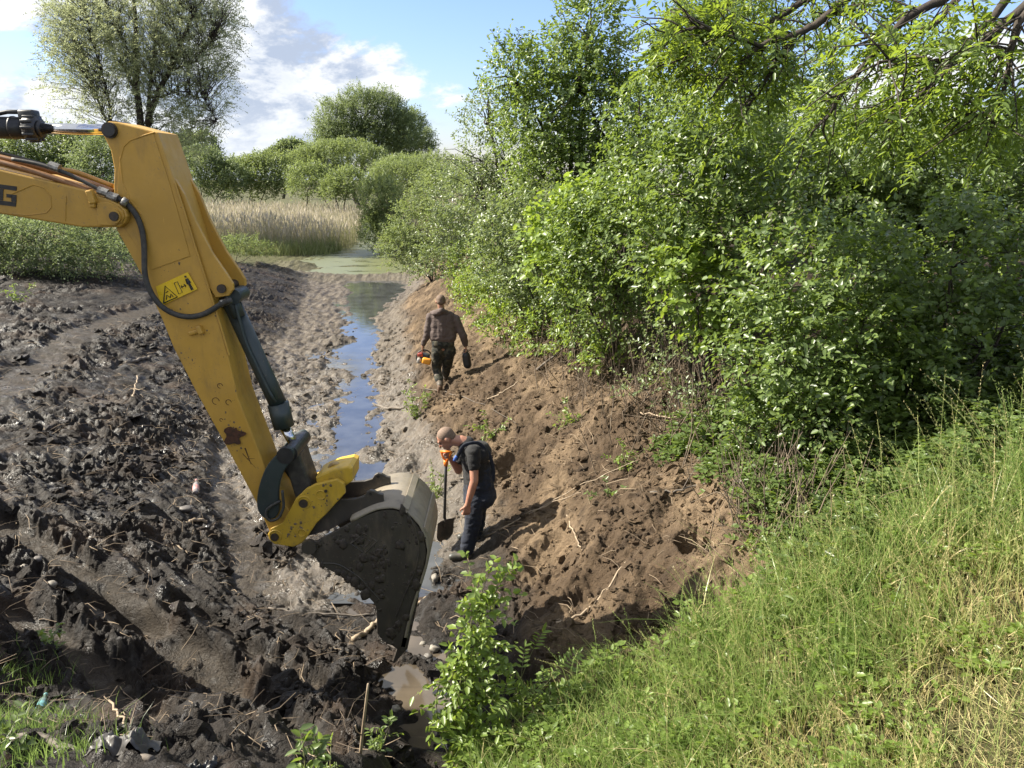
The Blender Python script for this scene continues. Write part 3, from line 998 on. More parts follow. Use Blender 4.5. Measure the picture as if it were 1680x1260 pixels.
# the ash hanging in from the right
def hanging_ash():
    base = np.array((6.6, 4.6, float(ground(6.6, 4.6)[0]) - .1))
    root = empty('ash_tree', base, 'ash tree leaning in from the right, its dark branches hanging into the sky', 'tree')
    wood, crown = MB(), MB()
    top = base + np.array((-.2, .2, 4.3))
    wood.tube([base, base + np.array((-.05, .05, 1.5)), base + np.array((-.1, .1, 3)), top, base + np.array((-.4, .4, 7.0))], [.26, .22, .20, .17, .08], 12)
    fork = base + np.array((-.25, .25, 5.2))
    B = [([(1760, -60), (1680, 20), (1634, 53), (1566, 103), (1515, 142), (1480, 165)], 5.2, .045),
         ([(1760, -130), (1655, 0), (1611, 50), (1560, 112), (1525, 155), (1498, 200)], 5.6, .04),
         ([(1640, -80), (1554, 0), (1490, 34), (1451, 76), (1410, 130), (1368, 187), (1350, 215)], 5.9, .042),
         ([(1500, -90), (1383, 0), (1337, 42), (1303, 65), (1253, 76), (1208, 107), (1175, 150)], 6.3, .045),
         ([(1450, -90), (1330, 0), (1284, 23), (1223, 53), (1154, 76), (1105, 105)], 6.7, .036),
         ([(1350, -100), (1260, -20), (1190, 10), (1130, 20), (1090, 40)], 7.0, .03),
         ([(1720, -30), (1669, 30), (1665, 95), (1650, 145), (1636, 195)], 5.0, .03),
         ([(1600, -40), (1540, 30), (1500, 60), (1440, 60), (1390, 75)], 6.1, .025),
         ([(1566, 103), (1530, 100), (1480, 95), (1440, 115)], 5.4, .018),
         ([(1303, 65), (1270, 110), (1250, 150), (1230, 175)], 6.4, .018),
         ([(1253, 76), (1200, 60), (1150, 40), (1110, 60)], 6.3, .016),
         ([(1611, 50), (1640, 100), (1610, 150), (1590, 185)], 5.4, .018),
         ([(1451, 76), (1480, 120), (1470, 165), (1450, 190)], 5.8, .016),
         ([(1350, -40), (1330, 30), (1390, 40), (1420, 20)], 6.6, .016),
         ([(1700, 60), (1690, 130), (1675, 180)], 5.1, .018)]
    att, dirs = [], []
    for bi, (px, Y, r) in enumerate(B):
        q0 = np.array([pl(x, y, Y) for x, y in px])
        if bi < 8:
            mid = (fork + q0[0]) / 2 + np.array((0, 0, .3))
            wood.tube([fork, mid, q0[0]], [r * 1.5, r * 1.1, r * .85], 7)
        t0 = np.linspace(0, 1, len(q0))
        t = np.linspace(0, 1, 22)
        q = np.stack([np.interp(t, t0, q0[:, i]) for i in range(3)], 1)
        q[1:-1] += np.cumsum(rng.normal(0, .012, (20, 3)), 0) * .6
        wood.tube(q, r * .85 * (1 - .8 * t) + .003, 7)
        tan = unit(np.gradient(q, axis=0))
        for i in range(3, 22):
            for _ in range(3):
                if rng.random() < .36:
                    d_ = unit(tan[i] * .7 + rng.normal(0, .6, 3) + np.array((-.1, 0, .15)))
                    ln = rng.uniform(.12, .55)
                    e = q[i] + d_ * ln - np.array((0, 0, .15 * ln))
                    limb(wood, q[i], e, .008, .004, .04, .08, 5, 4, seed=i * 7 + bi)
                    for s_ in range(4):
                        att.append(q[i] + (e - q[i]) * rng.uniform(.5, 1.0))
                        dirs.append(d_ * .6 + rng.normal(0, .6, 3) + np.array((0, 0, -.15)))
    att, dirs = np.array(att), np.array(dirs)
    N = np.array((0, 0, 1.0)) + rng.normal(0, .45, (len(att), 3))
    sprays(crown, att, dirs, N, .20, 9, .062, .36, .35, False, True, .5, .30)
    # leafy curtain of the tips
    for (x, y, rx, ry, Y, cnt) in ((1150, 70, 70, 60, 6.8, 330), (1230, 110, 80, 60, 6.6, 330), (1110, 110, 35, 60, 6.9, 110), (1330, 130, 60, 40, 6.6, 160), (1420, 130, 60, 50, 6.2, 130), (1520, 180, 60, 30, 6.0, 90), (1640, 200, 60, 60, 5.6, 170),
                                   (1180, 10, 90, 30, 6.9, 280), (1330, 10, 90, 40, 6.7, 200), (1590, 30, 80, 50, 5.6, 80)):
        cnt = int(cnt * (.5 if x < 1300 else .12))
        c = pl(x, y, Y)
        s_ = mpp(y, Y)
        d_ = rvec(cnt) * (rng.random(cnt) ** .4)[:, None]
        P = c + d_ * np.array((rx * s_, rx * s_, ry * s_))
        sprays(crown, P, rng.normal(0, 1, (cnt, 3)) + np.array((-.4, 0, -.1)), np.array((0, 0, 1.0)) + rng.normal(0, .4, (cnt, 3)), .20, 9, .060, .36, .35, False, True, .6, .28, crown, .003)
    wood.build('trunk', M_BARK, root)
    crown.build('crown', [LEAF['ash'], M_BARK], root)


hanging_ash()

# ------------------------------------------------------------------ the excavator's arm (its plane lies across the view)
def paint_mat(name, base, dirt=(0.10, 0.075, 0.05), amount=1.0):
    m, n, o = out_mat(name)
    tcn = n.new('ShaderNodeTexCoord').outputs['Object']
    p = n.new('ShaderNodeBsdfPrincipled')
    c = n.mix(n.smooth(n.noise(tcn, 2.2, 5, 0.6), 0.3, 0.7), base, tuple(x * .82 for x in base))
    # splashes of mud, scratches and rusty chips
    sp = n.smooth(n.noise(tcn, 26, 4, 0.7, 0.5), 0.66, 0.72)
    zone = n.smooth(n.noise(tcn, 2.6, 3, 0.6), 0.46, 0.66)
    k = n.math('MULTIPLY', sp, n.math('MULTIPLY', zone, amount))
    c = n.mix(k, c, (0.085, 0.05, 0.03))
    film = n.smooth(n.noise(n.vmath('MULTIPLY', tcn, (1.5, 1.5, .5)), 5, 7, 0.68), 0.48, 0.78)
    c = n.mix(n.math('MULTIPLY', film, 0.40 * amount), c, dirt)
    spl = n.smooth(n.noise(tcn, 55, 3, 0.6, 1.0), 0.64, 0.69)
    c = n.mix(n.math('MULTIPLY', n.math('MULTIPLY', spl, n.smooth(n.noise(tcn, 1.7, 4, .65), .42, .6)), .8 * amount, True), c, (0.16, 0.125, 0.085))
    scr = n.smooth(n.noise(n.vmath('MULTIPLY', tcn, (30, 30, 2.2)), 2.0, 3, .6), .70, .74)
    c = n.mix(n.math('MULTIPLY', scr, .45), c, tuple(min(x * 1.35 + .03, 1) for x in base))
    n.put(p.inputs['Base Color'], c)
    n.put(p.inputs['Roughness'], n.smooth(n.noise(tcn, 7, 6, 0.65), 0.3, 0.7, 0.36, 0.62))
    n.put(p.inputs['Normal'], n.bump(n.noise(tcn, 60, 3, .5), 0.06, 0.01))
    n.l.new(p.outputs[0], o.inputs[0])
    return m


M_YEL = paint_mat('yellow_paint', (0.53, 0.305, 0.050))
M_YEL2 = paint_mat('coupler_paint', (0.58, 0.37, 0.04), amount=1.5)
M_BKT = paint_mat('bucket_steel', (0.060, 0.052, 0.042), (0.15, 0.12, 0.088), 1.9)
M_SHELL = paint_mat('worn_shell_steel', (0.28, 0.24, 0.18), (0.12, 0.10, 0.075), 1.8)
M_DKG = paint_mat('cylinder_paint', (0.030, 0.043, 0.042), (0.09, 0.08, 0.065), 0.8)
M_BLKS = simple_mat('black_steel', (0.018, 0.018, 0.019), (0.03, 0.029, 0.028), 0.45, scale=12)
M_CHROME = simple_mat('chrome_rod', (0.62, 0.63, 0.65), (0.5, 0.5, 0.52), 0.12, 1.0, rvar=.05)
M_RUBBER = simple_mat('hose_rubber', (0.030, 0.030, 0.028), (0.06, 0.055, 0.045), 0.7, scale=20)
M_PIN = simple_mat('pin_steel', (0.055, 0.048, 0.042), (0.10, 0.075, 0.055), 0.55, 0.6, scale=30)
M_RUST = simple_mat('rust', (0.085, 0.035, 0.018), (0.04, 0.02, 0.012), 0.9, scale=40, bump=.4)
M_STKY = simple_mat('sticker_yellow', (0.78, 0.52, 0.02), (0.70, 0.46, 0.03), 0.35)
M_INK = simple_mat('black_print', (0.012, 0.012, 0.012), (0.03, 0.027, 0.02), 0.5, scale=30)
M_GREYH = simple_mat('hose_clamp_steel', (0.35, 0.34, 0.31), (0.12, 0.11, 0.10), 0.4, 0.7, scale=30)
M_ORH = simple_mat('orange_brown_pipe', (0.26, 0.125, 0.045), (0.18, 0.085, 0.035), 0.45, scale=6)
M_YPIPE = simple_mat('yellow_pipe', (0.45, 0.25, 0.05), (0.36, 0.19, 0.04), 0.4, scale=6)

NEAR = 5.85                      # distance of the stick's near side plate
EXC = empty('excavator', pl(190, 350, NEAR + .2) * np.array((1, 1, 0)) + np.array((0, 0, 1.5)),
            'mud spattered yellow excavator arm reaching in from the left with a dark bucket', 'excavator')


def PX(pts, Y=NEAR):
    return np.array([pl(x, y, Y) for x, y in pts])


def smooth_poly(pts, it=1):
    pts = np.asarray(pts, float)
    for _ in range(it):
        nx_ = np.roll(pts, -1, 0)
        pts = np.stack((pts * .75 + nx_ * .25, pts * .25 + nx_ * .75), 1).reshape(-1, 2)
    return pts


def part(name, mat_, parent=EXC, smooth=False):
    return lambda m: m.build(name, mat_, parent, smooth)


YA = np.array((0, 1.0, 0))


def pin(mb, px, py, Y0, Y1, r, n=20, m=0):
    c = pl(px, py, min(Y0, NEAR))
    a, b = c.copy(), c.copy()
    a[1], b[1] = Y0, Y1
    mb.tube([a, b], r, n, m=m)


def plate(mb, px, Y, thick, bev=.006, at=None, m=0):
    mb.bm(plate_bm(PX(px, Y if at is None else at) + (YA * (0 if at is None else Y - at)), thick, bev), m=m)


def ring(px, py, r, Y, n=22):
    c = pl(px, py, Y)
    t = np.linspace(0, 2 * math.pi, n)
    return c + np.stack((np.cos(t) * r, 0 * t, np.sin(t) * r), 1)


# --- stick: box section with pinched lower end
SW = .36
st_left = [(167, 206), (169, 222), (181, 246), (187, 277), (186, 308), (191, 377), (233, 453), (267, 527), (285, 572), (323, 646), (370, 731), (421, 826), (441, 870)]
st_right = [(452, 886), (478, 842), (447, 800), (421, 731), (391, 654), (374, 583), (360, 534), (346, 486), (319, 400), (299, 335), (287, 300), (271, 254), (258, 217), (191, 200), (178, 199), (170, 202)]
mb = MB()
plate(mb, st_left + st_right, NEAR, SW, .010)
stick = mb.build('stick', M_YEL, EXC, False)
mb = MB()                         # doubler plate welded on the upper side and the weld bead round it
plate(mb, [(198, 240), (206, 232), (252, 219), (262, 250), (276, 292), (290, 340), (312, 420), (250, 442), (204, 372), (192, 330)], NEAR - .006, .005, .002, at=NEAR)
seam = [(201, 300), (197, 262), (203, 240), (214, 230), (240, 221), (254, 217)]
mb.tube(PX(seam, NEAR - .006), .006, 6)
mb.tube(PX([(201, 300), (215, 330), (232, 352)], NEAR - .006), .006, 6)
mb.tube(PX([(287, 300), (300, 340), (320, 404), (347, 487), (362, 535), (376, 583)], NEAR - .002), .007, 6)
mb.build('side_plate', M_YEL, stick, False)
# ears that carry the bucket cylinder
for y0 in (NEAR + .02, NEAR + SW - .06):
    mb = MB()
    plate(mb, [(284, 292), (300, 318), (320, 366), (347, 417), (370, 450), (380, 466), (381, 476), (373, 486), (352, 489), (340, 470), (318, 400), (300, 340)], y0, .04, .006, at=NEAR)
    mb.build('cylinder_ear', M_YEL, EXC, False)
for x, y, e_, r_ in ((362.5, 474, .004, .034), (178, 213, .03, .050)):
    mb = MB()
    pin(mb, x, y, NEAR - e_, NEAR + SW + e_, r_)
    mb.build('pivot_pin', M_PIN, EXC, False)
mb = MB()
mb.bm(box_bm(pl(318, 545, NEAR - .012), (.085, .03, .035), Matrix.Rotation(.28, 4, 'Y').to_4x4() @ Matrix.Rotation(-.6, 4, 'Y')))
mb.bm(box_bm(pl(328, 541, NEAR - .02), (.04, .05, .07), Matrix.Rotation(-.3, 4, 'Y').to_4x4()))
mb.build('hose_bracket', M_YEL, stick, False)

# wear: the rust patch with its runs, rings left by old bolts
mb = MB()
plate(mb, smooth_poly([(366, 705), (378, 698), (384, 703), (389, 700), (390, 706), (404, 708), (405, 713), (392, 717), (397, 727), (390, 729), (386, 726), (372, 730), (368, 722), (374, 714)]), NEAR - .0135, .003, 0, at=NEAR)
mb.build('rust_patch', M_RUST, stick, False)
for a, b, r_ in (((402, 735), (412, 762), .006), ((398, 744), (420, 768), .003), ((367, 724), (375, 728), .008), ((405, 753), (418, 752), .003)):
    mb = MB()
    mb.tube([pl(*a, NEAR - .001), pl(*b, NEAR - .001)], [r_, r_ * .3], 6, flat=.4)
    mb.build('scratch', M_RUST, stick, False)
for x, y, r_ in ((361, 633, .020), (354, 658, .028), (375, 660, .022), (363, 689, .012)):
    mb = MB()
    mb.tube(ring(x, y, r_, NEAR - .0005)[:17], .0026, 5)
    mb.build('ring_mark', M_RUST, stick, False)



# --- boom
BN = NEAR - .07
mb = MB()
tip = [(163, 322), (180, 327), (197, 336), (206, 345), (209, 355), (205, 366), (196, 373)]
boom_px = [(-1180, 30), (-760, 70), (-400, 178), (0, 278), (143, 312)] + tip + [(134, 373), (0, 351), (-330, 300), (-640, 255), (-900, 400), (-1150, 640), (-1290, 640), (-1260, 300)]
plate(mb, boom_px, BN, .50, .012, at=BN)
boom = mb.build('boom', M_YEL, EXC, False)
mb = MB()
plate(mb, [(160, 333), (178, 331), (194, 338), (203, 347), (205, 356), (201, 365), (190, 370), (163, 369), (160, 361)], BN - .012, .012, .004, at=BN)
pin(mb, 186, 355, BN - .03, BN + .0, .052)
mb.build('tip_boss', M_YEL, boom, False)
mb = MB()
pin(mb, 186, 355, BN - .042, BN + .56, .034)
mb.build('boom_pin', M_PIN, boom, False)
mb = MB()                         # stamped outline on the boom's side
mb.tube(PX([(20, 318), (55, 303), (72, 308), (83, 322), (84, 340), (76, 349), (45, 353), (20, 350)], BN - .001), .004, 5)
mb.tube(PX([(108, 322), (107, 362)], BN - .001), .005, 5)
mb.build('weld_seam', M_YEL, boom, False)
mb = MB()
mb.bm(box_bm(pl(150, 323, BN - .02), (.05, .05, .10), Matrix.Rotation(-.2, 4, 'Y').to_4x4()))
mb.bm(box_bm(pl(152, 334, BN - .015), (.04, .04, .06), None))
mb.build('pipe_clamp', M_YEL, boom, False)
# the letter that shows at the picture's edge
mb = MB()
for q in ([(-2, 302), (28, 306), (27, 313), (-1, 309)], [(-2, 309.5), (6, 310.5), (5, 329), (-3, 328)], [(-3, 328.5), (27, 332), (26, 339), (-4, 335.5)],
          [(19, 319), (27.5, 320), (27, 331.5), (19, 330.5)], [(11, 318), (18.5, 319), (18.3, 324.5), (11, 323.6)]):
    plate(mb, q, BN - .004, .004, 0, at=BN)
mb.build('letter_g', M_INK, boom, False)

# --- arm cylinder above the boom
CYY = NEAR + SW / 2
mb = MB()
a, b = pl(-1000, 190, CYY), pl(50, 210.5, CYY)
mb.tube([a, b], .080, 24)
mb.tube([pl(22, 209.6, CYY), pl(25, 209.7, CYY)], .085, 24)
mb.tube([pl(46, 210.3, CYY), pl(64, 211, CYY)], .092, 24)
mb.tube([pl(64, 211, CYY), pl(70, 211.2, CYY)], .060, 20)
for t in np.linspace(0, 2 * math.pi, 13)[:-1]:
    c = pl(55, 210.6, CYY) + np.array((0, math.sin(t), math.cos(t))) * .092
    mb.bm(box_bm(c, (.085, .022, .022), None, .004))
mb.bm(box_bm(pl(48, 192, CYY), (.12, .10, .10), None, .015))
arm_cyl = mb.build('arm_cylinder', M_BLKS, EXC, True)
mb = MB()
mb.tube(PX([(-420, 176), (-60, 187), (0, 186), (12, 183.5), (46, 184)], CYY - .03), .016, 10)
mb.build('oil_pipe', M_BLKS, arm_cyl, True)
mb = MB()
mb.tube([pl(60, 211, CYY), pl(170, 213, CYY)], .041, 24)
mb.build('piston_rod', M_CHROME, arm_cyl, True)
mb = MB()
pin(mb, 178, 213, CYY - .10, CYY + .10, .072, 24)
mb.build('rod_eye', M_BLKS, arm_cyl, False)
mb = MB()
pin(mb, 178.5, 213.5, NEAR - .022, NEAR + .01, .056, 24)
pin(mb, 178.5, 213.5, NEAR - .04, NEAR - .02, .042, 24)
mb.build('pin_cap', M_BLKS, stick, False)

# --- pipes along the boom's top
for k, (pts, r_, mt, dy) in enumerate((
        ([(-420, 140), (-200, 208), (0, 258), (60, 272), (120, 290), (170, 308), (186, 314)], .020, M_ORH, .10),
        ([(-420, 148), (-200, 216), (0, 266), (60, 283), (100, 296), (150, 314)], .022, M_ORH, .04),
        ([(-420, 155), (-200, 222), (0, 271), (70, 277), (120, 280), (150, 292), (186, 306)], .020, M_YPIPE, .22),
        ([(-420, 132), (-200, 202), (0, 250), (60, 266), (90, 276), (140, 296), (186, 312)], .012, M_RUBBER, .16),
        ([(-420, 160), (-200, 228), (0, 276), (60, 281), (110, 284), (140, 291), (180, 309)], .016, M_YPIPE, .30),
        ([(20, 261), (60, 268), (110, 284), (165, 312), (180, 322)], .014, M_RUBBER, .02))):
    mb = MB()
    q0 = PX(pts, BN + dy)
    t0 = np.linspace(0, 1, len(q0))
    t = np.linspace(0, 1, 30)
    q = np.stack([np.interp(t, t0, q0[:, i]) for i in range(3)], 1)
    for _ in range(3):
        q[1:-1] = (q[:-2] + q[1:-1] * 2 + q[2:]) / 4
    mb.tube(q, r_, 10)
    mb.build('hydraulic_pipe', mt, EXC, True)
for x, y in ((90, 274), (170, 315), (186, 323)):
    mb = MB()
    c = pl(x, y, BN + .02)
    mb.tube([c + np.array((-.035, 0, .012)), c + np.array((.035, 0, -.012))], .032, 10)
    mb.build('pipe_coupling', M_GREYH, EXC, False)

# --- the hose looping down the stick
def curve(pts, k=60, it=6):
    q0 = np.asarray(pts, float)
    ln = np.concatenate(([0], np.cumsum(np.linalg.norm(np.diff(q0, axis=0), axis=1))))
    t = np.linspace(0, ln[-1], k)
    q = np.stack([np.interp(t, ln, q0[:, i]) for i in range(3)], 1)
    for _ in range(it):
        q[1:-1] = (q[:-2] + q[1:-1] * 2 + q[2:]) / 4
    return q


mb = MB()
hz = [(184, 321), (203, 330), (220, 350), (231, 378), (236, 410), (239, 450), (249, 478), (266, 503), (288, 517), (310, 522), (334, 517), (352, 505), (368, 495), (378, 493)]
hp = curve(PX(hz, NEAR - .05))
hp[:, 1] += .03 * np.sin(np.linspace(0, 9, len(hp)))
mb.tube(hp, .0215, 10)
mb.build('hydraulic_hose', M_RUBBER, EXC, True)
for a, b, r_ in ((pl(200, 329, NEAR - .06), pl(209, 334, NEAR - .05), .033), (pl(362, 498, NEAR - .03), pl(374, 494, NEAR + .02), .027)):
    mb = MB()
    mb.tube([a, b], r_, 10)
    mb.build('hose_ferrule', M_GREYH, EXC, True)

# --- warning sticker
mb = MB()
plate(mb, [(256.5, 470), (309, 446), (325, 474), (266, 501)], NEAR - .0125, .0025, 0, at=NEAR)
stk = mb.build('warning_sticker', M_STKY, stick, False)
SY = NEAR - .0150
def uv(u, v):                    # sticker coordinates 0..1
    a, b, c, e = np.array((256.5, 470)), np.array((309, 446)), np.array((325, 474)), np.array((266, 501))
    return tuple((a * (1 - u) + b * u) * (1 - v) + (e * (1 - u) + c * u) * v)
def stroke(mb, pts, wdt=.0032):
    mb.tube(PX([uv(*q) for q in pts], SY), wdt, 4, flat=1)
mb = MB()
stroke(mb, [(.05, .93), (.24, .16), (.44, .93), (.05, .93)], .005)
stroke(mb, [(.15, .82), (.20, .62), (.26, .8)], .004)
stroke(mb, [(.26, .82), (.31, .66), (.34, .84)], .004)
stroke(mb, [(.19, .5), (.27, .46)], .003)
stroke(mb, [(.50, .22), (.60, .22), (.60, .82), (.50, .82), (.50, .22)], .0025)
stroke(mb, [(.63, .56), (.76, .56)], .003)
stroke(mb, [(.66, .48), (.63, .56), (.66, .64)], .003)
stroke(mb, [(.73, .48), (.76, .56), (.73, .64)], .003)
stroke(mb, [(.86, .12), (.865, .20)], .008)
stroke(mb, [(.86, .27), (.86, .55)], .011)
stroke(mb, [(.845, .55), (.84, .92)], .005)
stroke(mb, [(.875, .55), (.88, .92)], .005)
stroke(mb, [(.83, .30), (.81, .55)], .004)
stroke(mb, [(.89, .30), (.91, .55)], .004)
mb.build('sticker_print', M_INK, stk, False)

# --- bucket cylinder
mb = MB()
c0, c1, c2, c3 = pl(374, 484, CYY), pl(456, 662, CYY), pl(466, 700, CYY), pl(485, 733, CYY)
mb.tube([c0, c0 * .2 + c1 * .8, c1], .072, 22)
mb.tube([c1, c2], [.088, .086], 22)
mb.tube([pl(378, 486, CYY - .05), pl(392, 520, CYY - .05)], .05, 12)
mb.tube(curve([pl(384, 492, CYY - .09), pl(402, 560, CYY - .09), pl(440, 640, CYY - .09), pl(452, 660, CYY - .09)], 14, 1), .013, 8)
bcyl = mb.build('bucket_cylinder', M_DKG, EXC, True)
mb = MB()
mb.tube([c2, c3], .042, 20)
mb.build('piston_rod', M_CHROME, bcyl, True)
mb = MB()
pin(mb, 377, 489, CYY - .11, CYY + .11, .06, 20)
mb.build('cylinder_eye', M_DKG, bcyl, False)

# --- linkage: rod-end joint, H-link down to the coupler, curved side links
def fixed_pin(mb, px, py, ref, Y0, Y1, r, n=22):
    c = pl(px, py, ref)
    a, b = c.copy(), c.copy()
    a[1], b[1] = Y0, Y1
    mb.tube([a, b], r, n)


mb = MB()
fixed_pin(mb, 487, 731, CYY, NEAR - .02, NEAR + SW + .04, .062)
mb.build('link_pin', M_BLKS, EXC, False)
mb = MB()
fixed_pin(mb, 471, 744, NEAR, NEAR - .06, NEAR - .0, .070)
mb.build('link_pin', M_BLKS, EXC, False)
mb = MB()
plate(mb, [(472, 745), (484, 733), (499, 737), (503, 750), (519, 795), (516, 806), (492, 812)], CYY - .13, .26, .02, at=CYY)
mb.build('bucket_link', simple_mat('worn_link_steel', (0.085, 0.08, 0.07), (0.04, 0.038, 0.035), .5, .3, scale=9), EXC, False)
for y0 in (NEAR - .055, NEAR + SW + .01):
    mb = MB()
    plate(mb, smooth_poly([(464, 735), (478, 729), (487, 738), (483, 752), (470, 765), (462, 785), (459, 808), (462, 832), (456, 846), (440, 849), (426, 836), (424, 815), (430, 785), (442, 757)], 2), y0, .045, .008, at=NEAR)
    mb.build('side_link', M_DKG, EXC, False)
mb = MB()
mb.tube(curve(PX([(463, 805), (466, 832), (458, 850), (444, 856), (436, 848), (437, 836), (448, 828), (460, 822)], NEAR - .07), 40, 3), .012, 8)
mb.build('lower_hose', M_RUBBER, EXC, True)

# --- quick coupler
cp = [(440, 876), (445, 866), (464, 856), (476, 836), (486, 817), (503, 801), (518, 793.5), (540, 788), (554, 785), (565, 792), (567, 808), (554, 822), (538, 840), (520, 857), (506, 878), (496, 890), (482, 896), (451, 891), (443, 884)]
coupler = empty('quick_coupler', pl(500, 840, NEAR))
coupler.parent = EXC
coupler.location = pl(500, 840, NEAR) - world_loc(EXC)
for y0 in (NEAR - .02, NEAR + .32):
    mb = MB()
    plate(mb, cp, y0, .045, .008, at=NEAR)
    if y0 < NEAR:
        for x, y, r_ in ((452, 879, .05), (499, 824, .052), (526, 812, .038), (495, 874, .034)):
            mb.tube(ring(x, y, r_, y0 - .002)[:], .006, 5)
    mb.build('cheek_plate', M_YEL2, coupler, False)
mb = MB()
plate(mb, [(516, 786), (526, 780), (546, 772), (570, 767), (577, 770), (577, 792), (568, 798), (540, 806), (520, 806)], NEAR + .03, .30, .015, at=NEAR)
plate(mb, [(470, 870), (500, 830), (530, 815), (545, 812), (520, 850), (490, 885)], NEAR + .03, .28, .01, at=NEAR)
mb.build('coupler_body', M_YEL2, coupler, False)
mb = MB()
hk = curve([pl(553, 780, NEAR + .15), pl(557, 770, NEAR + .15), pl(556, 763, NEAR + .15), pl(549, 760, NEAR + .15), pl(542, 763, NEAR + .15), pl(540, 768, NEAR + .15)], 18, 2)
mb.tube(hk, np.linspace(.030, .014, 18), 10)
mb.tube([pl(551, 782, NEAR + .15), pl(553, 776, NEAR + .15)], .05, 12)
mb.build('lifting_hook', simple_mat('hook_steel', (0.30, 0.21, 0.12), (0.42, 0.30, 0.1), .5, .2), coupler, True)
for x, y, r_ in ((452, 879, .034), (499, 824, .036), (535.7, 803.6, .012)):
    mb = MB()
    fixed_pin(mb, x, y, NEAR, NEAR - .034, NEAR + .38, r_)
    mb.build('coupler_pin', M_PIN, coupler, False)

# --- bucket
BK = empty('bucket', pl(600, 900, NEAR))
BK.parent = EXC
BK.location = pl(600, 900, NEAR) - world_loc(EXC)
z2 = lambda L: [(280 + x * .42845, 560 + y * .42857) for x, y in L]
shell_px = z2([(690, 690), (760, 655), (800, 641), (850, 637), (890, 647), (922, 669), (952, 702), (975, 750), (985, 800), (978, 850), (950, 940), (925, 1015), (905, 1090), (889, 1170)])
BW = .74
B0 = NEAR - .06
sp_ = curve(PX(shell_px, B0), 40, 2)
# shell swept across the width
mb = MB()
T = unit(np.gradient(sp_, axis=0))
Nn = np.stack((-T[:, 2], 0 * T[:, 0], T[:, 0]), 1)
outer = sp_ + Nn * .02
inner = sp_ - Nn * .012
prof = np.vstack((outer, inner[::-1]))
k = len(prof)
V = np.vstack((prof, prof + YA * BW))
i = np.arange(k)
j = (i + 1) % k
F = [np.stack((i, i + k, j + k, j), -1)]
h_ = len(outer)
ii = np.arange(h_ - 1)
F.append(np.stack((ii, ii + 1, k - 2 - ii, k - 1 - ii), -1))
F.append(np.stack((ii + k, 2 * k - 1 - ii, 2 * k - 2 - ii, ii + 1 + k), -1))
mb.add(V, F)
shell = mb.build('shell', M_SHELL, BK, True)
mb = MB()
for t in (10, 15):
    a = outer[t] + Nn[t] * .001
    for off in (-.022, ):
        q = np.array([a - T[t] * .028, a + T[t] * .028, a + T[t] * .028 + Nn[t] * .016, a - T[t] * .028 + Nn[t] * .016])
        mb.bm(plate_bm(q, BW, .004))
mb.build('wear_strip', M_SHELL, shell, False)
side_px = z2([(503, 775), (510, 802), (548, 825), (565, 845), (580, 860), (615, 880), (650, 895), (690, 920), (722, 945), (750, 972), (776, 1000), (788, 1022), (789, 1070), (790, 1118), (808, 1142), (830, 1160), (848, 1165), (868, 1180), (889, 1170), (905, 1090), (925, 1015),
              (950, 940), (978, 850), (985, 800), (975, 750), (952, 702), (922, 669), (890, 647), (850, 637), (800, 641), (760, 655), (700, 688), (640, 722), (590, 748), (560, 765)])
for y0 in (B0, B0 + BW - .03):
    mb = MB()
    plate(mb, side_px, y0, .03, .005, at=B0)
    mb.build('side_plate', M_BKT, BK, False)
mb = MB()
fixed_pin(mb, 280 + 532 * .42845, 560 + 785 * .42857, B0, B0 - .03, B0 + .02, .062)
arc = z2([(905, 655), (940, 720), (955, 790), (940, 870), (900, 960), (860, 1060)])
mb.tube(curve(PX(arc, B0 - .002), 20, 2), .007, 5)
mb.tube(curve(PX(z2([(585, 850), (640, 850), (720, 900), (800, 990)]), B0 - .002), 14, 1), .006, 5)
q = z2([(690, 775), (740, 735), (790, 765), (742, 812)])
mb.tube(PX(q + q[:1], B0 - .002), .006, 5)
mb.tube(PX(z2([(715, 772), (745, 750), (765, 765), (742, 790), (722, 778)]), B0 - .002), .005, 5)
mb.build('weld_bead', M_BKT, BK, False)
ear_px = z2([(512, 768), (560, 700), (600, 648), (625, 625), (700, 622), (732, 612), (742, 596), (755, 589), (772, 592), (788, 602), (806, 606), (808, 640), (760, 656), (700, 688), (600, 742)])
for y0 in (B0 + .10, B0 + .48):
    mb = MB()
    plate(mb, ear_px, y0, .035, .006, at=B0)
    c = pl(280 + 757 * .42845, 560 + 603 * .42857, B0)
    c[1] = y0 - .004
    mb.build('hanger_ear', M_BKT, BK, False)
    mb = MB()
    mb.tube([c, c + YA * .043], .014, 12)
    mb.build('ear_hole', M_INK, BK, False)
mb = MB()
e_ = pl(280 + 889 * .42845, 560 + 1165 * .42857, B0)
e2 = pl(280 + 835 * .42845, 560 + 1140 * .42857, B0)
dirT = unit(sp_[-1] - sp_[-6])
q = np.array([sp_[-1] - Nn[-1] * .02 - dirT * .10, sp_[-1] + Nn[-1] * .028 - dirT * .10, sp_[-1] + Nn[-1] * .028 + dirT * .03, sp_[-1] + dirT * .05 - Nn[-1] * .02])
mb.bm(plate_bm(q, BW, .004))
mb.build('cutting_edge', M_BKT, BK, False)
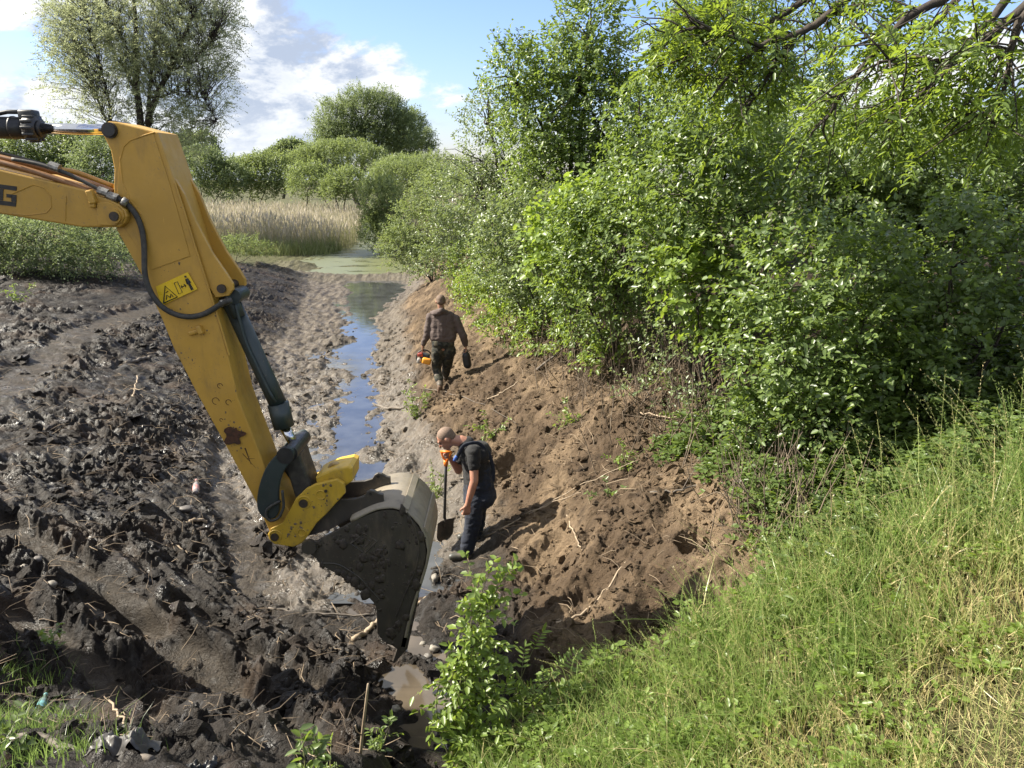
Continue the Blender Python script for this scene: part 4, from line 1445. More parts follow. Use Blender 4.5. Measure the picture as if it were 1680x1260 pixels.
for t in np.linspace(.05, BW - .05, 4):
    mb = MB()
    o_ = sp_[-1] + YA * t
    tipp = pl(280 + 853 * .42845, 560 + 1236 * .42857, B0) + YA * t
    w0, w1 = .05, .02
    def rect(c, h, wv):
        return [c + np.array((-h, -wv, 0)), c + np.array((h, -wv, 0)), c + np.array((h, wv, 0)), c + np.array((-h, wv, 0))]
    V = rect(o_ - dirT * .08, .045, .045) + rect(o_ + dirT * .02, .045, .045) + rect(tipp, .010, .03)
    q4 = np.arange(4)
    F = []
    for b_ in (0, 4):
        F += [[b_ + a_, b_ + (a_ + 1) % 4, b_ + 4 + (a_ + 1) % 4, b_ + 4 + a_] for a_ in range(4)]
    F += [[3, 2, 1, 0], [8, 9, 10, 11]]
    mb.add(V, np.array(F))
    mb.build('tooth', M_BKT, BK, False)

# wet soil caked on the bucket and the stick
M_CAKE = simple_mat('caked_mud', (0.060, 0.047, 0.036), (0.030, 0.023, 0.018), .7, scale=30, bump=.6)
M_SPLASH = simple_mat('dried_splash', (0.17, 0.125, 0.08), (0.11, 0.08, 0.05), .85, scale=30)


def caked(name, parent, mat_, pts, Y, n_, r0, r1, seed, flat=.22):
    """flattened lumps stuck to a plate inside the outline pts (photograph pixels), facing the camera"""
    rr_ = np.random.default_rng(seed)
    pts = np.array(pts, float)
    lo, hi = pts.min(0), pts.max(0)
    mb = MB()
    k = 0
    while k < n_:
        p = lo + (hi - lo) * rr_.random(2)
        a_, b_ = pts, np.roll(pts, -1, 0)
        if (((a_[:, 1] > p[1]) != (b_[:, 1] > p[1])) & (p[0] < (b_[:, 0] - a_[:, 0]) * (p[1] - a_[:, 1]) / (b_[:, 1] - a_[:, 1] + 1e-9) + a_[:, 0])).sum() % 2 == 0:
            continue
        if rr_.random() > .25 + .9 * float(gnoise(p[0] * .03, p[1] * .03, seed)):
            continue
        k += 1
        bm = bmesh.new()
        bmesh.ops.create_icosphere(bm, subdivisions=2, radius=1)
        V = np.array([v_.co[:] for v_ in bm.verts])
        F = np.array([[v_.index for v_ in f_.verts] for f_ in bm.faces])
        bm.free()
        r_ = r0 + (r1 - r0) * rr_.random() ** 3
        q_ = V + rr_.random(3) * 9
        V = V * (1 + .5 * gnoise(q_[:, 0] * 1.6 + q_[:, 1], q_[:, 2] * 1.6, seed) + .25 * gnoise(q_[:, 0] * 4, q_[:, 2] * 4 + q_[:, 1], seed + 1))[:, None]
        V = V * np.array((r_ * rr_.uniform(.6, 1.3), r_ * flat, r_ * rr_.uniform(.8, 1.7)))
        mb.add(V + pl(p[0], p[1], Y), F)
    o_ = mb.build(name, mat_, parent, True)
    o_['kind'] = 'stuff'


caked('caked_mud', BK, M_CAKE, side_px, B0, 230, .004, .040, 5)
caked('mud_splash', stick, M_SPLASH, [(200, 330), (300, 330), (330, 440), (400, 660), (440, 800), (450, 880), (430, 830), (300, 590)], NEAR, 110, .002, .009, 8, .15)
caked('caked_mud', coupler, M_SPLASH, cp, NEAR - .021, 50, .003, .012, 9, .2)

# ------------------------------------------------------------------ people
def skin_mat(name, c1, c2):
    m, n, o = out_mat(name)
    tcn = n.new('ShaderNodeTexCoord').outputs['Object']
    p = n.new('ShaderNodeBsdfPrincipled')
    n.put(p.inputs['Base Color'], n.mix(n.smooth(n.noise(tcn, 14, 5, .6), .35, .65), c1, c2))
    p.inputs['Roughness'].default_value = .5
    p.inputs['Subsurface Weight'].default_value = .12
    p.inputs['Subsurface Radius'].default_value = (.012, .005, .003)
    n.l.new(p.outputs[0], o.inputs[0])
    return m


def cloth_mat(name, c1, c2, scale=5, camo=None):
    m, n, o = out_mat(name)
    tcn = n.new('ShaderNodeTexCoord').outputs['Object']
    p = n.new('ShaderNodeBsdfPrincipled')
    c = n.mix(n.smooth(n.noise(tcn, scale, 5, .6), .35, .65), c1, c2)
    if camo:
        c = n.mix(n.smooth(n.noise(tcn, 9, 2, .5, .6), .50, .53), c, camo[0])
        c = n.mix(n.smooth(n.noise(n.vmath('ADD', tcn, (7, 3, 1)), 11, 2, .5, .6), .56, .59), c, camo[1])
    n.put(p.inputs['Base Color'], c)
    p.inputs['Roughness'].default_value = .85
    p.inputs['Sheen Weight'].default_value = .05
    h = n.math('ADD', n.noise(n.vmath('MULTIPLY', tcn, (1, 1, 1.6)), 12, 3, .55, .8), n.math('MULTIPLY', n.noise(tcn, 300, 2), .12))
    n.put(p.inputs['Normal'], n.bump(h, .55, .03))
    n.l.new(p.outputs[0], o.inputs[0])
    return m


def capsule(bm, p0, r0, p1, r1, n=14, rows=5):
    p0, p1 = np.asarray(p0, float), np.asarray(p1, float)
    ax = p1 - p0
    L = np.linalg.norm(ax)
    ax = ax / max(L, 1e-9)
    u = np.cross(ax, (0, 0, 1) if abs(ax[2]) < .9 else (1, 0, 0))
    u /= np.linalg.norm(u)
    v = np.cross(ax, u)
    prof = [(-math.cos(a) * r0, math.sin(a) * r0, 0) for a in np.linspace(0, math.pi / 2, rows)] + [(math.sin(a) * r1, math.cos(a) * r1, 1) for a in np.linspace(0, math.pi / 2, rows)]
    rings = []
    for h, r, e in prof:
        c = (p1 if e else p0) + ax * h
        if r < 1e-6:
            rings.append([bm.verts.new(c)])
        else:
            rings.append([bm.verts.new(c + r * (math.cos(t) * u + math.sin(t) * v)) for t in np.arange(n) * 2 * math.pi / n])
    for a, b in zip(rings[:-1], rings[1:]):
        if len(a) == 1 and len(b) == 1:
            continue
        for i in range(n):
            j = (i + 1) % n
            if len(a) == 1:
                bm.faces.new((a[0], b[j], b[i]))
            elif len(b) == 1:
                bm.faces.new((a[i], a[j], b[0]))
            else:
                bm.faces.new((a[i], a[j], b[j], b[i]))


def ellipsoid(bm, c, r, rot=None):
    m = Matrix.Translation(Vector(c))
    if rot is not None:
        m = m @ rot.to_4x4()
    m = m @ Matrix.Diagonal((*r, 1))
    bmesh.ops.create_uvsphere(bm, u_segments=22, v_segments=14, radius=1, matrix=m)


def blob(name, shapes, voxel, mat_, parent, smooth=6, wrinkle=0.0, wscale=9.0):
    """overlapping capsules ('c', p0, r0, p1, r1) and ellipsoids ('e', centre, radii, rot) fused into one skin"""
    bm = bmesh.new()
    org = world_loc(parent)
    for s_ in shapes:
        if s_[0] == 'c':
            capsule(bm, np.asarray(s_[1]) - org, s_[2], np.asarray(s_[3]) - org, s_[4])
        else:
            ellipsoid(bm, np.asarray(s_[1]) - org, s_[2], s_[3] if len(s_) > 3 else None)
    bmesh.ops.recalc_face_normals(bm, faces=bm.faces[:])
    me = bpy.data.meshes.new(name)
    bm.to_mesh(me)
    bm.free()
    tmp = bpy.data.objects.new(name, me)
    COL.objects.link(tmp)
    rm = tmp.modifiers.new('fuse', 'REMESH')
    rm.mode = 'VOXEL'
    rm.voxel_size = voxel
    sm = tmp.modifiers.new('soft', 'SMOOTH')
    sm.factor = .5
    sm.iterations = smooth
    dg = bpy.context.evaluated_depsgraph_get()
    me2 = bpy.data.meshes.new_from_object(tmp.evaluated_get(dg))
    bpy.data.objects.remove(tmp)
    bpy.data.meshes.remove(me)
    nv = len(me2.vertices)
    co = np.empty(nv * 3, np.float32)
    me2.vertices.foreach_get('co', co)
    co = co.reshape(-1, 3).astype(float)
    if wrinkle:
        no = np.empty(nv * 3, np.float32)
        me2.vertices.foreach_get('normal', no)
        no = no.reshape(-1, 3)
        f = np.abs(gnoise(co[:, 0] * wscale + co[:, 1] * wscale * .7, co[:, 2] * wscale * 1.5 + co[:, 1] * 3, 7)) - .3
        g = gnoise(co[:, 0] * wscale * .5 - co[:, 1] * wscale, co[:, 2] * wscale * .8, 8)
        co = co + no * ((f + .6 * g) * wrinkle)[:, None]
        me2.vertices.foreach_set('co', co.astype(np.float32).ravel())
    me2.polygons.foreach_set('use_smooth', np.full(len(me2.polygons), True))
    me2.materials.clear()
    me2.materials.append(mat_)
    me2.name = name
    me2.update()
    o = bpy.data.objects.new(name, me2)
    COL.objects.link(o)
    o.parent = parent
    return o


def hand(wrist, palm_dir, back, side, curl, scale=1.0):
    """palm and five fingers as capsules. palm_dir: towards the fingers, back: out of the hand's back, side: towards the thumb"""
    d_, b_, s_ = unit(palm_dir), unit(back), unit(side)
    w_ = np.asarray(wrist)
    out = []
    for t in (-1, -.33, .33, 1):
        out.append(('c', w_ + s_ * t * .014 * scale, .017 * scale, w_ + d_ * .085 * scale + s_ * t * .030 * scale, .0125 * scale))
    for t, L in zip((-1, -.33, .33, 1), (.058, .072, .078, .070)):
        p = w_ + d_ * .088 * scale + s_ * t * .030 * scale
        a = 0.0
        for seg, r0, r1 in ((.45, .0105, .0098), (.32, .0098, .0090), (.23, .0090, .0078)):
            a += curl * (.75 if seg == .45 else 1.0)
            q = p + (d_ * math.cos(a) - b_ * math.sin(a)) * L * seg * scale
            out.append(('c', p, r0 * scale, q, r1 * scale))
            p = q
    p = w_ + d_ * .025 * scale + s_ * .026 * scale
    q = p + unit(d_ * .7 + s_ * .75 - b_ * .25) * .045 * scale
    out.append(('c', p, .015 * scale, q, .0115 * scale))
    q2 = q + unit(d_ * .9 + s_ * .15 - b_ * (.2 + .5 * curl)) * .032 * scale
    out.append(('c', q, .011 * scale, q2, .009 * scale))
    return out


M_SKIN1 = skin_mat('sunburnt_skin', (0.42, 0.215, 0.145), (0.36, 0.165, 0.11))
M_SKIN2 = skin_mat('tanned_skin', (0.36, 0.20, 0.135), (0.31, 0.155, 0.10))
M_STUB = simple_mat('cropped_hair', (0.22, 0.15, 0.11), (0.15, 0.105, 0.075), .8, scale=60)
M_HAIR2 = simple_mat('short_brown_hair', (0.15, 0.10, 0.07), (0.10, 0.068, 0.045), .8, scale=60)
M_TEE = cloth_mat('black_cotton', (0.006, 0.006, 0.007), (0.010, 0.0095, 0.010))
M_NAVY = cloth_mat('navy_twill', (0.007, 0.011, 0.023), (0.012, 0.016, 0.029))
M_WADER = simple_mat('wet_rubber_boot', (0.055, 0.055, 0.048), (0.11, 0.095, 0.07), .45, scale=12)
M_HOOD = cloth_mat('brown_sweatshirt', (0.082, 0.058, 0.050), (0.104, 0.076, 0.066))
M_CAMO = cloth_mat('camouflage_cotton', (0.028, 0.030, 0.018), (0.040, 0.038, 0.024), 6, ((0.010, 0.011, 0.008), (0.065, 0.055, 0.033)))
M_BOOT = simple_mat('muddy_boot', (0.10, 0.085, 0.07), (0.16, 0.125, 0.09), .75, scale=18)
M_SOLE = simple_mat('worn_sole', (0.20, 0.12, 0.075), (0.10, 0.065, 0.045), .85, scale=30)


def head(c, f, up, rt, k=1.0):
    """head at centre c looking along f: cranium, jaw, nose, brow, ears, lips"""
    f, up, rt = unit(f), unit(up), unit(rt)
    R = Matrix((rt, f, up)).transposed()
    E = lambda x, y, z: c + (rt * x + f * y + up * z) * k
    return [('e', E(0, -.012, .022), (.077 * k, .098 * k, .092 * k), R), ('e', E(0, .030, -.040), (.058 * k, .064 * k, .072 * k), R),
            ('e', E(0, .055, -.090), (.034 * k, .034 * k, .026 * k), R), ('c', E(0, .088, .012), .010 * k, E(0, .112, -.030), .015 * k),
            ('e', E(0, .080, .030), (.052 * k, .018 * k, .012 * k), R), ('e', E(.034, .075, -.025), (.022 * k, .02 * k, .02 * k), R), ('e', E(-.034, .075, -.025), (.022 * k, .02 * k, .02 * k), R),
            ('e', E(0, .088, -.060), (.026 * k, .014 * k, .007 * k), R), ('e', E(0, .086, -.072), (.024 * k, .014 * k, .008 * k), R),
            ('e', E(.080, -.012, -.008), (.011 * k, .020 * k, .033 * k), R), ('e', E(-.080, -.012, -.008), (.011 * k, .020 * k, .033 * k), R)], E, R


def eyes(E, parent):
    for s_ in (-1, 1):
        bm = bmesh.new()
        ellipsoid(bm, E(.032 * s_, .086, .004), (.013, .008, .008))
        MB().bm(bm).build('eye', M_INK, parent, True)


# --- the man leaning on his shovel, seen from his left side
def man_with_shovel():
    YM = 8.15
    feet = pl(772, 914, YM)
    gz = float(ground(feet[0], feet[1])[0])
    root = empty('person', (feet[0], YM, gz), 'close cropped man in black t-shirt and navy overalls leaning on a shovel beside the bucket', 'person')
    J = lambda x, y, dy=0.0: pl(x, y, YM + dy)
    hc = J(732, 719)
    f = unit((-.74, -.06, -.67))
    up = unit((-.62, -.05, .78))
    up = unit(up - f * up.dot(f))
    rt = np.cross(f, up)
    H, E, R = head(hc, f, up, rt, 1.06)
    neck = J(757, 724)
    ch = J(772, 750)
    sL, sR = J(777, 741, -.19), J(763, 738, .19)
    eL, wL = J(778, 789, -.27), J(767, 828, -.26)
    eR, wR = J(752, 772, .24), J(739, 752, .10)
    pel = J(783, 815)
    hipL, hipR = J(780, 820, -.10), J(783, 818, .10)
    kL, kR = J(775, 862, -.10), J(783, 858, .11)
    aL, aR = J(765, 896, -.10), J(779, 902, .11)
    gl = lambda q, h=.07: np.array((q[0], q[1], float(ground(q[0], q[1])[0]) + h))
    aL, aR = gl(aL, .10), gl(aR, .10)
    top = H + [('c', hc - f * .02 - up * .05, .060, neck, .066), ('c', neck, .07, J(772, 733), .09)]
    arms = [('c', sL, .058, eL, .047), ('c', eL, .047, eL * .55 + wL * .45, .044), ('c', eL * .55 + wL * .45, .044, wL, .030),
            ('c', sR, .058, eR, .047), ('c', eR, .047, wR, .030)]
    arms += hand(wL, unit((-.12, 0, -1)), (.3, -.9, 0), (-1, -.1, 0), .75, 1.12)
    grip = J(732, 744, .06)
    arms += hand(wR, unit(grip - wR), (0, .3, 1), (-.2, -1, .1), .55, 1.05)
    trunk = [('c', J(775, 742), .13, J(784, 775), .155), ('c', J(784, 775), .155, pel, .15), ('c', sL, .07, sR, .07), ('c', hipL, .10, kL, .07), ('c', hipR, .10, kR, .07), ('c', kL, .062, aL, .045), ('c', kR, .062, aR, .045)]
    body = blob('body', top + arms + trunk, .0075, M_SKIN1, root, 4)
    # cropped hair: a thin cap over the skull
    hb = blob('hair', [('e', E(0, -.018, .030), (.0835, .1035, .0945), R), ('e', E(0, -.055, -.015), (.068, .058, .055), R)], .008, M_STUB, root, 3)
    eyes(E, root)
    tee = [('c', J(766, 731), .105, J(776, 745), .145), ('c', J(776, 745), .150, J(783, 772), .168), ('c', J(783, 772), .168, J(785, 798), .168),
           ('c', sL, .082, sR, .082), ('c', sL, .080, sL * .52 + eL * .48, .074), ('c', sR, .078, sR * .5 + eR * .5, .070), ('e', J(788, 742), (.13, .19, .13))]
    blob('t_shirt', tee, .011, M_TEE, root, 6, .012, 8)
    bib = [('c', J(786, 775, 0), .165, J(786, 797), .176), ('c', J(786, 797), .176, pel, .172), ('e', J(793, 812), (.155, .185, .17)),
           ('c', hipL, .118, kL, .098), ('c', hipR, .118, kR, .098), ('c', kL, .098, aL + (aL - kL) * -.12, .088), ('c', kR, .098, aR + (aR - kR) * -.12, .088)]
    blob('overalls', bib, .011, M_NAVY, root, 6, .016, 9)
    for s_, dy in ((0, -.11), (1, .11)):
        mb = MB()
        mb.tube(curve([J(762, 752, dy * .9) + np.array((-.10, 0, -.02)), J(763, 738, dy) + np.array((-.02, 0, .06)), J(780, 727, dy) + np.array((.03, 0, .02)), J(799, 745, dy * .8) + np.array((.03, 0, 0)), J(806, 772, dy * .4) + np.array((.03, 0, 0)), J(806, 790, dy * .3) + np.array((.02, 0, 0))], 24, 2), .022, 8, flat=.35)
        mb.build('suspender', M_NAVY, root, True)
    mb = MB()
    mb.bm(box_bm(J(742, 752, -.10) + np.array((.035, 0, 0)), (.035, .05, .07), Matrix.Rotation(.5, 4, 'Y').to_4x4(), .012))
    mb.build('chest_pocket', simple_mat('blue_cloth', (0.05, 0.13, 0.42), (0.035, 0.09, 0.32), .8), root, True)
    for a, k in ((aL, kL), (aR, kR)):
        blob('boot', [('c', a + (k - a) * .42, .088, a, .066), ('c', a, .062, a + np.array((.02, 0, -.05)), .058), ('c', a + np.array((0, 0, -.055)), .052, a + np.array((-.17, -.01, -.065)), .044)], .011, M_WADER, root, 4, .005, 10)
    return grip


def shovel(grip):
    foot = pl(729, 862, 8.35)
    g = float(ground(foot[0], foot[1])[0])
    root = empty('shovel', (foot[0], foot[1], g), 'black handled shovel with orange grip under the man\'s hand', 'shovel')
    d_ = unit(foot - grip)
    M_SH = simple_mat('black_shaft', (0.022, 0.022, 0.024), (0.035, 0.033, 0.03), .4)
    M_OR = simple_mat('orange_plastic', (0.80, 0.22, 0.02), (0.72, 0.18, 0.02), .4)
    mb = MB()
    mb.tube([grip + d_ * .12, grip + d_ * .5, foot - d_ * .05], [.018, .017, .019], 14)
    mb.build('shaft', M_SH, root)
    mb = MB()
    s_ = unit(np.array((.95, -.30, .05)))
    mb.tube([grip + d_ * .16, grip + d_ * .09], [.024, .030], 12)
    mb.tube(curve([grip + d_ * .10, grip + d_ * .055 + s_ * .035, grip + s_ * .062 - d_ * .02], 10, 1), .014, 8)
    mb.tube(curve([grip + d_ * .10, grip + d_ * .055 - s_ * .035, grip - s_ * .062 - d_ * .02], 10, 1), .014, 8)
    mb.tube([grip + s_ * .07 - d_ * .022, grip - s_ * .07 - d_ * .022], .015, 10)
    mb.build('grip', M_OR, root)
    # blade: dished sheet with a rounded point
    n_u, n_v = 13, 16
    sd = unit(np.cross(d_, (0, 1, 0)))
    sd = unit(np.array((.8, .6, 0)) - d_ * d_.dot((.8, .6, 0)))
    nd = np.cross(d_, sd)
    u = np.linspace(-1, 1, n_u)
    v = np.linspace(0, 1, n_v)
    U, Vv = np.meshgrid(u, v)
    wid = .115 * np.where(Vv < .6, 1.0, np.sqrt(np.clip(1 - ((Vv - .6) / .42) ** 2, .02, 1)))
    P = foot - d_ * .08 + d_ * (Vv * .30)[..., None] + sd * (U * wid)[..., None] + nd * (.030 * (U ** 2) - .02 * Vv)[..., None]
    i = np.arange(n_u * n_v).reshape(n_v, n_u)
    q = np.stack((i[:-1, :-1], i[:-1, 1:], i[1:, 1:], i[1:, :-1]), -1).reshape(-1, 4)
    mb = MB()
    mb.add(P.reshape(-1, 3), q)
    mb.add(P.reshape(-1, 3) + nd * .004, q[:, ::-1])
    mb.tube([foot - d_ * .10, foot + d_ * .02], [.022, .012], 10)
    mb.build('blade', simple_mat('muddy_blade', (0.05, 0.045, 0.04), (0.11, 0.09, 0.07), .5, .4), root)


shovel(man_with_shovel())


# --- the man walking away with a chainsaw
def man_walking():
    YM = 13.3
    J = lambda x, y, dy=0.0: pl(x, y, YM + dy)
    ft = J(722, 640)
    gz = float(ground(ft[0], ft[1])[0])
    root = empty('person', (ft[0], ft[1], gz), 'man in brown hooded sweatshirt and camouflage trousers walking away up the ditch', 'person')
    hc = J(723, 495)
    f = unit((-.10, .93, -.28))
    up = unit((0.02, .22, .97))
    up = unit(up - f * up.dot(f))
    rt = np.cross(f, up)
    H, E, R = head(hc, f, up, rt, 1.03)
    neck = J(725, 512)
    sL, sR = J(706, 521), J(748, 524)
    eL, wL = J(701, 548, .02), J(694, 566, .10)
    eR, wR = J(760, 551, -.02), J(764, 567, .05)
    pel = J(727, 567)
    hL, hR = J(718, 575), J(738, 575)
    kL, kR = J(716, 604, .10), J(733, 602, .22)
    aL, aR = J(722, 630, -.12), J(731, 620, .42)
    aR[2] = float(ground(aR[0], aR[1])[0]) + .10
    aL[2] = max(aL[2], float(ground(aL[0], aL[1])[0]) + .16)
    body = H + [('c', hc - up * .06, .056, neck, .062), ('c', neck, .07, J(726, 530), .11), ('c', sL, .06, sR, .06), ('c', J(727, 530), .13, pel - np.array((0, 0, .02)), .09),
                ('c', sL, .055, eL, .045), ('c', eL, .045, wL, .032), ('c', sR, .055, eR, .045), ('c', eR, .045, wR, .032),
                ('c', hL, .08, kL, .062), ('c', kL, .06, aL, .045), ('c', hR, .08, kR, .062), ('c', kR, .06, aR, .045)]
    body += hand(wL, unit((-.15, .15, -1)), (-1, -.1, .1), (0, 1, .1), .8, 1.1) + hand(wR, unit((0.05, .1, -1)), (1, -.1, .1), (0, 1, .1), .8, 1.1)
    blob('body', body, .009, M_SKIN2, root, 4)
    blob('hair', [('e', E(0, -.022, .034), (.084, .100, .092), R), ('e', E(0, -.062, -.012), (.070, .052, .055), R)], .009, M_HAIR2, root, 3)
    eyes(E, root)
    hood = [('c', sL, .085, sR, .085), ('c', J(726, 522), .15, J(727, 545), .165), ('c', J(718, 522), .13, J(716, 552), .12), ('c', J(736, 522), .13, J(738, 552), .12), ('c', J(721, 553), .135, J(735, 554), .135),
            ('c', sL, .082, eL, .070), ('c', eL, .070, wL * .88 + eL * .12, .054), ('c', sR, .082, eR, .070), ('c', eR, .070, wR * .88 + eR * .12, .054)]
    hd = blob('sweatshirt', hood, .013, M_HOOD, root, 6, .013, 8)
    blob('hood', [('e', J(719, 513, -.10), (.125, .07, .055), Matrix.Rotation(-.25, 3, 'Y')), ('c', J(709, 514, -.02), .05, J(724, 509, -.13), .045), ('c', J(724, 509, -.13), .045, J(738, 516, -.02), .05)], .013, M_HOOD, root, 5, .008, 12)
    tr = [('c', J(720, 562), .13, J(734, 562), .13), ('c', hL, .115, kL, .088), ('c', kL, .088, aL + (kL - aL) * .25, .078), ('c', hR, .115, kR, .088), ('c', kR, .088, aR + (kR - aR) * .25, .08)]
    blob('trousers', tr, .013, M_CAMO, root, 6, .016, 9)
    blob('boot', [('c', aR + (kR - aR) * .55, .078, aR, .058), ('c', aR + np.array((0, -.02, -.04)), .052, aR + np.array((-.02, .17, -.055)), .045)], .012, M_BOOT, root, 4)
    toe = aL + np.array((-.01, .05, -.16))
    b_ = blob('boot', [('c', aL + (kL - aL) * .55, .078, aL, .060), ('c', aL + np.array((0, -.03, -.01)), .052, toe + np.array((0, .02, .03)), .048)], .012, M_BOOT, root, 4)
    mb = MB()
    a0, a1 = aL + np.array((-.004, -.085, -.015)), toe + np.array((0, -.035, -.012))
    mb.tube([a0, a0 * .6 + a1 * .4, a0 * .25 + a1 * .75, a1], [.038, .042, .048, .03], 10, flat=.95)
    sole = mb.build('sole', M_SOLE, root, True)
    return wL + np.array((-.015, .02, -.10)), wR + np.array((.005, .01, -.10))


hl, hr = man_walking()


def chainsaw(h):
    root = empty('chainsaw', h + np.array((0, 0, -.22)), 'orange and white chainsaw hanging from the walking man\'s left hand', 'chainsaw')
    M_O = simple_mat('orange_casing', (0.85, 0.36, 0.03), (0.75, 0.30, 0.03), .4)
    M_W = simple_mat('pale_casing', (0.30, 0.28, 0.25), (0.20, 0.18, 0.16), .5)
    M_R = simple_mat('red_casing', (0.30, 0.05, 0.03), (0.2, 0.03, 0.02), .5)
    c = h + np.array((.03, .0, -.17))
    mb = MB()
    mb.bm(box_bm(c + np.array((.05, -.10, -.01)), (.16, .10, .11), Matrix.Rotation(.22, 4, 'Y').to_4x4(), .025))
    mb.build('casing', M_O, root, True)
    mb = MB()
    mb.bm(box_bm(c + np.array((-.09, -.06, -.01)), (.08, .12, .10), Matrix.Rotation(.22, 4, 'Y').to_4x4(), .03))
    mb.build('fuel_tank', M_W, root, True)
    mb = MB()
    mb.bm(box_bm(c + np.array((.0, .06, .01)), (.17, .22, .16), Matrix.Rotation(.22, 4, 'Y').to_4x4(), .03))
    mb.build('engine', M_BLKS, root, True)
    mb = MB()
    mb.bm(box_bm(c + np.array((-.07, .0, .09)), (.10, .12, .07), None, .02))
    mb.build('filter_cover', M_R, root, True)
    t = np.linspace(-.3, math.pi + .3, 20)
    mb = MB()
    mb.tube(np.stack((c[0] + .145 * np.cos(t), np.full(20, h[1]), c[2] + .02 + .155 * np.sin(t)), 1), .013, 8)
    mb.build('handle', M_BLKS, root, True)
    mb = MB()
    bar = [c + np.array((.02, .14, -.05 + s_)) for s_ in (.035, -.035)]
    q = np.array([bar[0], bar[0] + np.array((0, .40, -.10)), bar[0] + np.array((0, .43, -.135)), bar[1] + np.array((0, .40, -.10)), bar[1]])
    mb.bm(plate_bm(q, .008, .0, (1, 0, 0)))
    mb.build('guide_bar', M_CHROME, root, False)


chainsaw(hl)


def pouch(h):
    root = empty('tool_case', h + np.array((0, 0, -.3)), 'black rounded case held in the walking man\'s right hand', 'case')
    b_ = blob('case', [('c', h + np.array((0, .0, -.03)), .03, h + np.array((.0, .0, -.08)), .055), ('c', h + np.array((0, 0, -.09)), .075, h + np.array((.02, 0, -.25)), .078)], .010, M_BLKS, root, 6)
    mb = MB()
    t = np.linspace(0, math.pi, 12)
    mb.tube(np.stack((h[0] + .035 * np.cos(t), np.full(12, h[1]), h[2] - .02 + .05 * np.sin(t)), 1), .010, 6)
    mb.build('strap', M_BLKS, root, True)


pouch(hr)

# ------------------------------------------------------------------ reeds, grass, weeds, dead stems, clods
def blade_mat(name, stops, trans, tw=.35, rough=.5):
    m, n, o = out_mat(name)
    a = n.attr('var').outputs['Fac']
    c = n.ramp(a, stops)
    p = n.new('ShaderNodeBsdfPrincipled')
    n.put(p.inputs['Base Color'], c)
    p.inputs['Roughness'].default_value = rough
    p.inputs['Specular IOR Level'].default_value = .4
    t = n.new('ShaderNodeBsdfTranslucent')
    n.put(t.inputs[0], n.mix(.4, c, trans))
    mx = n.new('ShaderNodeMixShader')
    mx.inputs[0].default_value = tw
    n.l.new(p.outputs[0], mx.inputs[1])
    n.l.new(t.outputs[0], mx.inputs[2])
    n.l.new(mx.outputs[0], o.inputs[0])
    return m


def blades(mb, P, H, lean, W, var, k=4, curl=1.0, taper=True):
    """grass blades: foot P, length H, lean vector (n,3) horizontal, width W"""
    n_ = len(P)
    az_ = rng.uniform(0, 2 * math.pi, n_)
    side = np.stack((np.cos(az_), np.sin(az_), 0 * az_), 1)
    t = np.linspace(0, 1, k)
    V = []
    for i, ti in enumerate(t):
        c = P + np.array((0, 0, 1.0)) * (H * (ti - .28 * curl * np.linalg.norm(lean, axis=1) * ti * ti))[:, None] + lean * (H * ti ** 1.9)[:, None]
        wv = W * ((1 - ti ** 1.5) * .92 + .08 if taper else 1.0)
        V.append(c - side * (wv * .5)[:, None])
        V.append(c + side * (wv * .5)[:, None])
    V = np.stack(V, 1)
    b = np.arange(n_)[:, None] * (2 * k)
    F = [b + np.array((2 * i, 2 * i + 1, 2 * i + 3, 2 * i + 2)) for i in range(k - 1)]
    mb.add(V.reshape(-1, 3), F, np.repeat(var, 2 * k))


def scatter(n_, x0, x1, y0, y1, fn):
    X = rng.uniform(x0, x1, n_)
    Y = rng.uniform(y0, y1, n_)
    k = rng.random(n_) < fn(X, Y)
    return X[k], Y[k]


# reed bed
M_REED = blade_mat('reed', [(0, (0.15, 0.20, 0.06)), (.3, (0.25, 0.27, 0.12)), (.55, (0.37, 0.335, 0.235)), (1, (0.52, 0.455, 0.375))], (.4, .36, .15), .3, .7)


def reed_zone(X, Y):
    xc, hw = stream(Y)
    l = xc - hw - X
    r = X - xc - hw
    front = 45.5 + 1.2 * gnoise(X * .35, Y * .1, 61) + ss(-16, -30, X) * -2
    return np.where(X < xc, ss(-.1, .6, l) * ss(front - .8, front + .8, Y), ss(0.1, .8, r) * ss(44, 47, Y) * .7)


mb = MB()
X, Y = scatter(90000, -44, 2, 43, 74, reed_zone)
near = Y < 52
kp = near | (rng.random(len(X)) < .55)
X, Y = X[kp], Y[kp]
Z = ground(X, Y)
P = np.stack((X, Y, Z), 1)
patch = ss(-.3, .5, gnoise(X * .16, Y * .16, 62))
v = np.clip(.62 + .28 * rng.normal(size=len(X)) * .8 - .22 * patch, 0, 1)
H = rng.uniform(1.25, 2.2, len(X)) * (1 - .18 * patch + .16 * gnoise(X * .5, Y * .5, 63))
ln = rng.normal(0, .17, (len(X), 3)) * np.array((1, 1, 0))
blades(mb, P, H, ln, rng.uniform(.018, .034, len(X)), v, 3)
s_ = rng.random(len(X)) < .45                  # plumes
tp = P[s_] + np.array((0, 0, 1.0)) * H[s_, None] * .98 + ln[s_] * H[s_, None]
blades(mb, tp - np.array((0, 0, .22)), np.full(s_.sum(), .34), rng.normal(0, .25, (s_.sum(), 3)) * np.array((1, 1, 0)), rng.uniform(.05, .09, s_.sum()), np.clip(.85 + .15 * rng.normal(size=s_.sum()), 0, 1), 3)
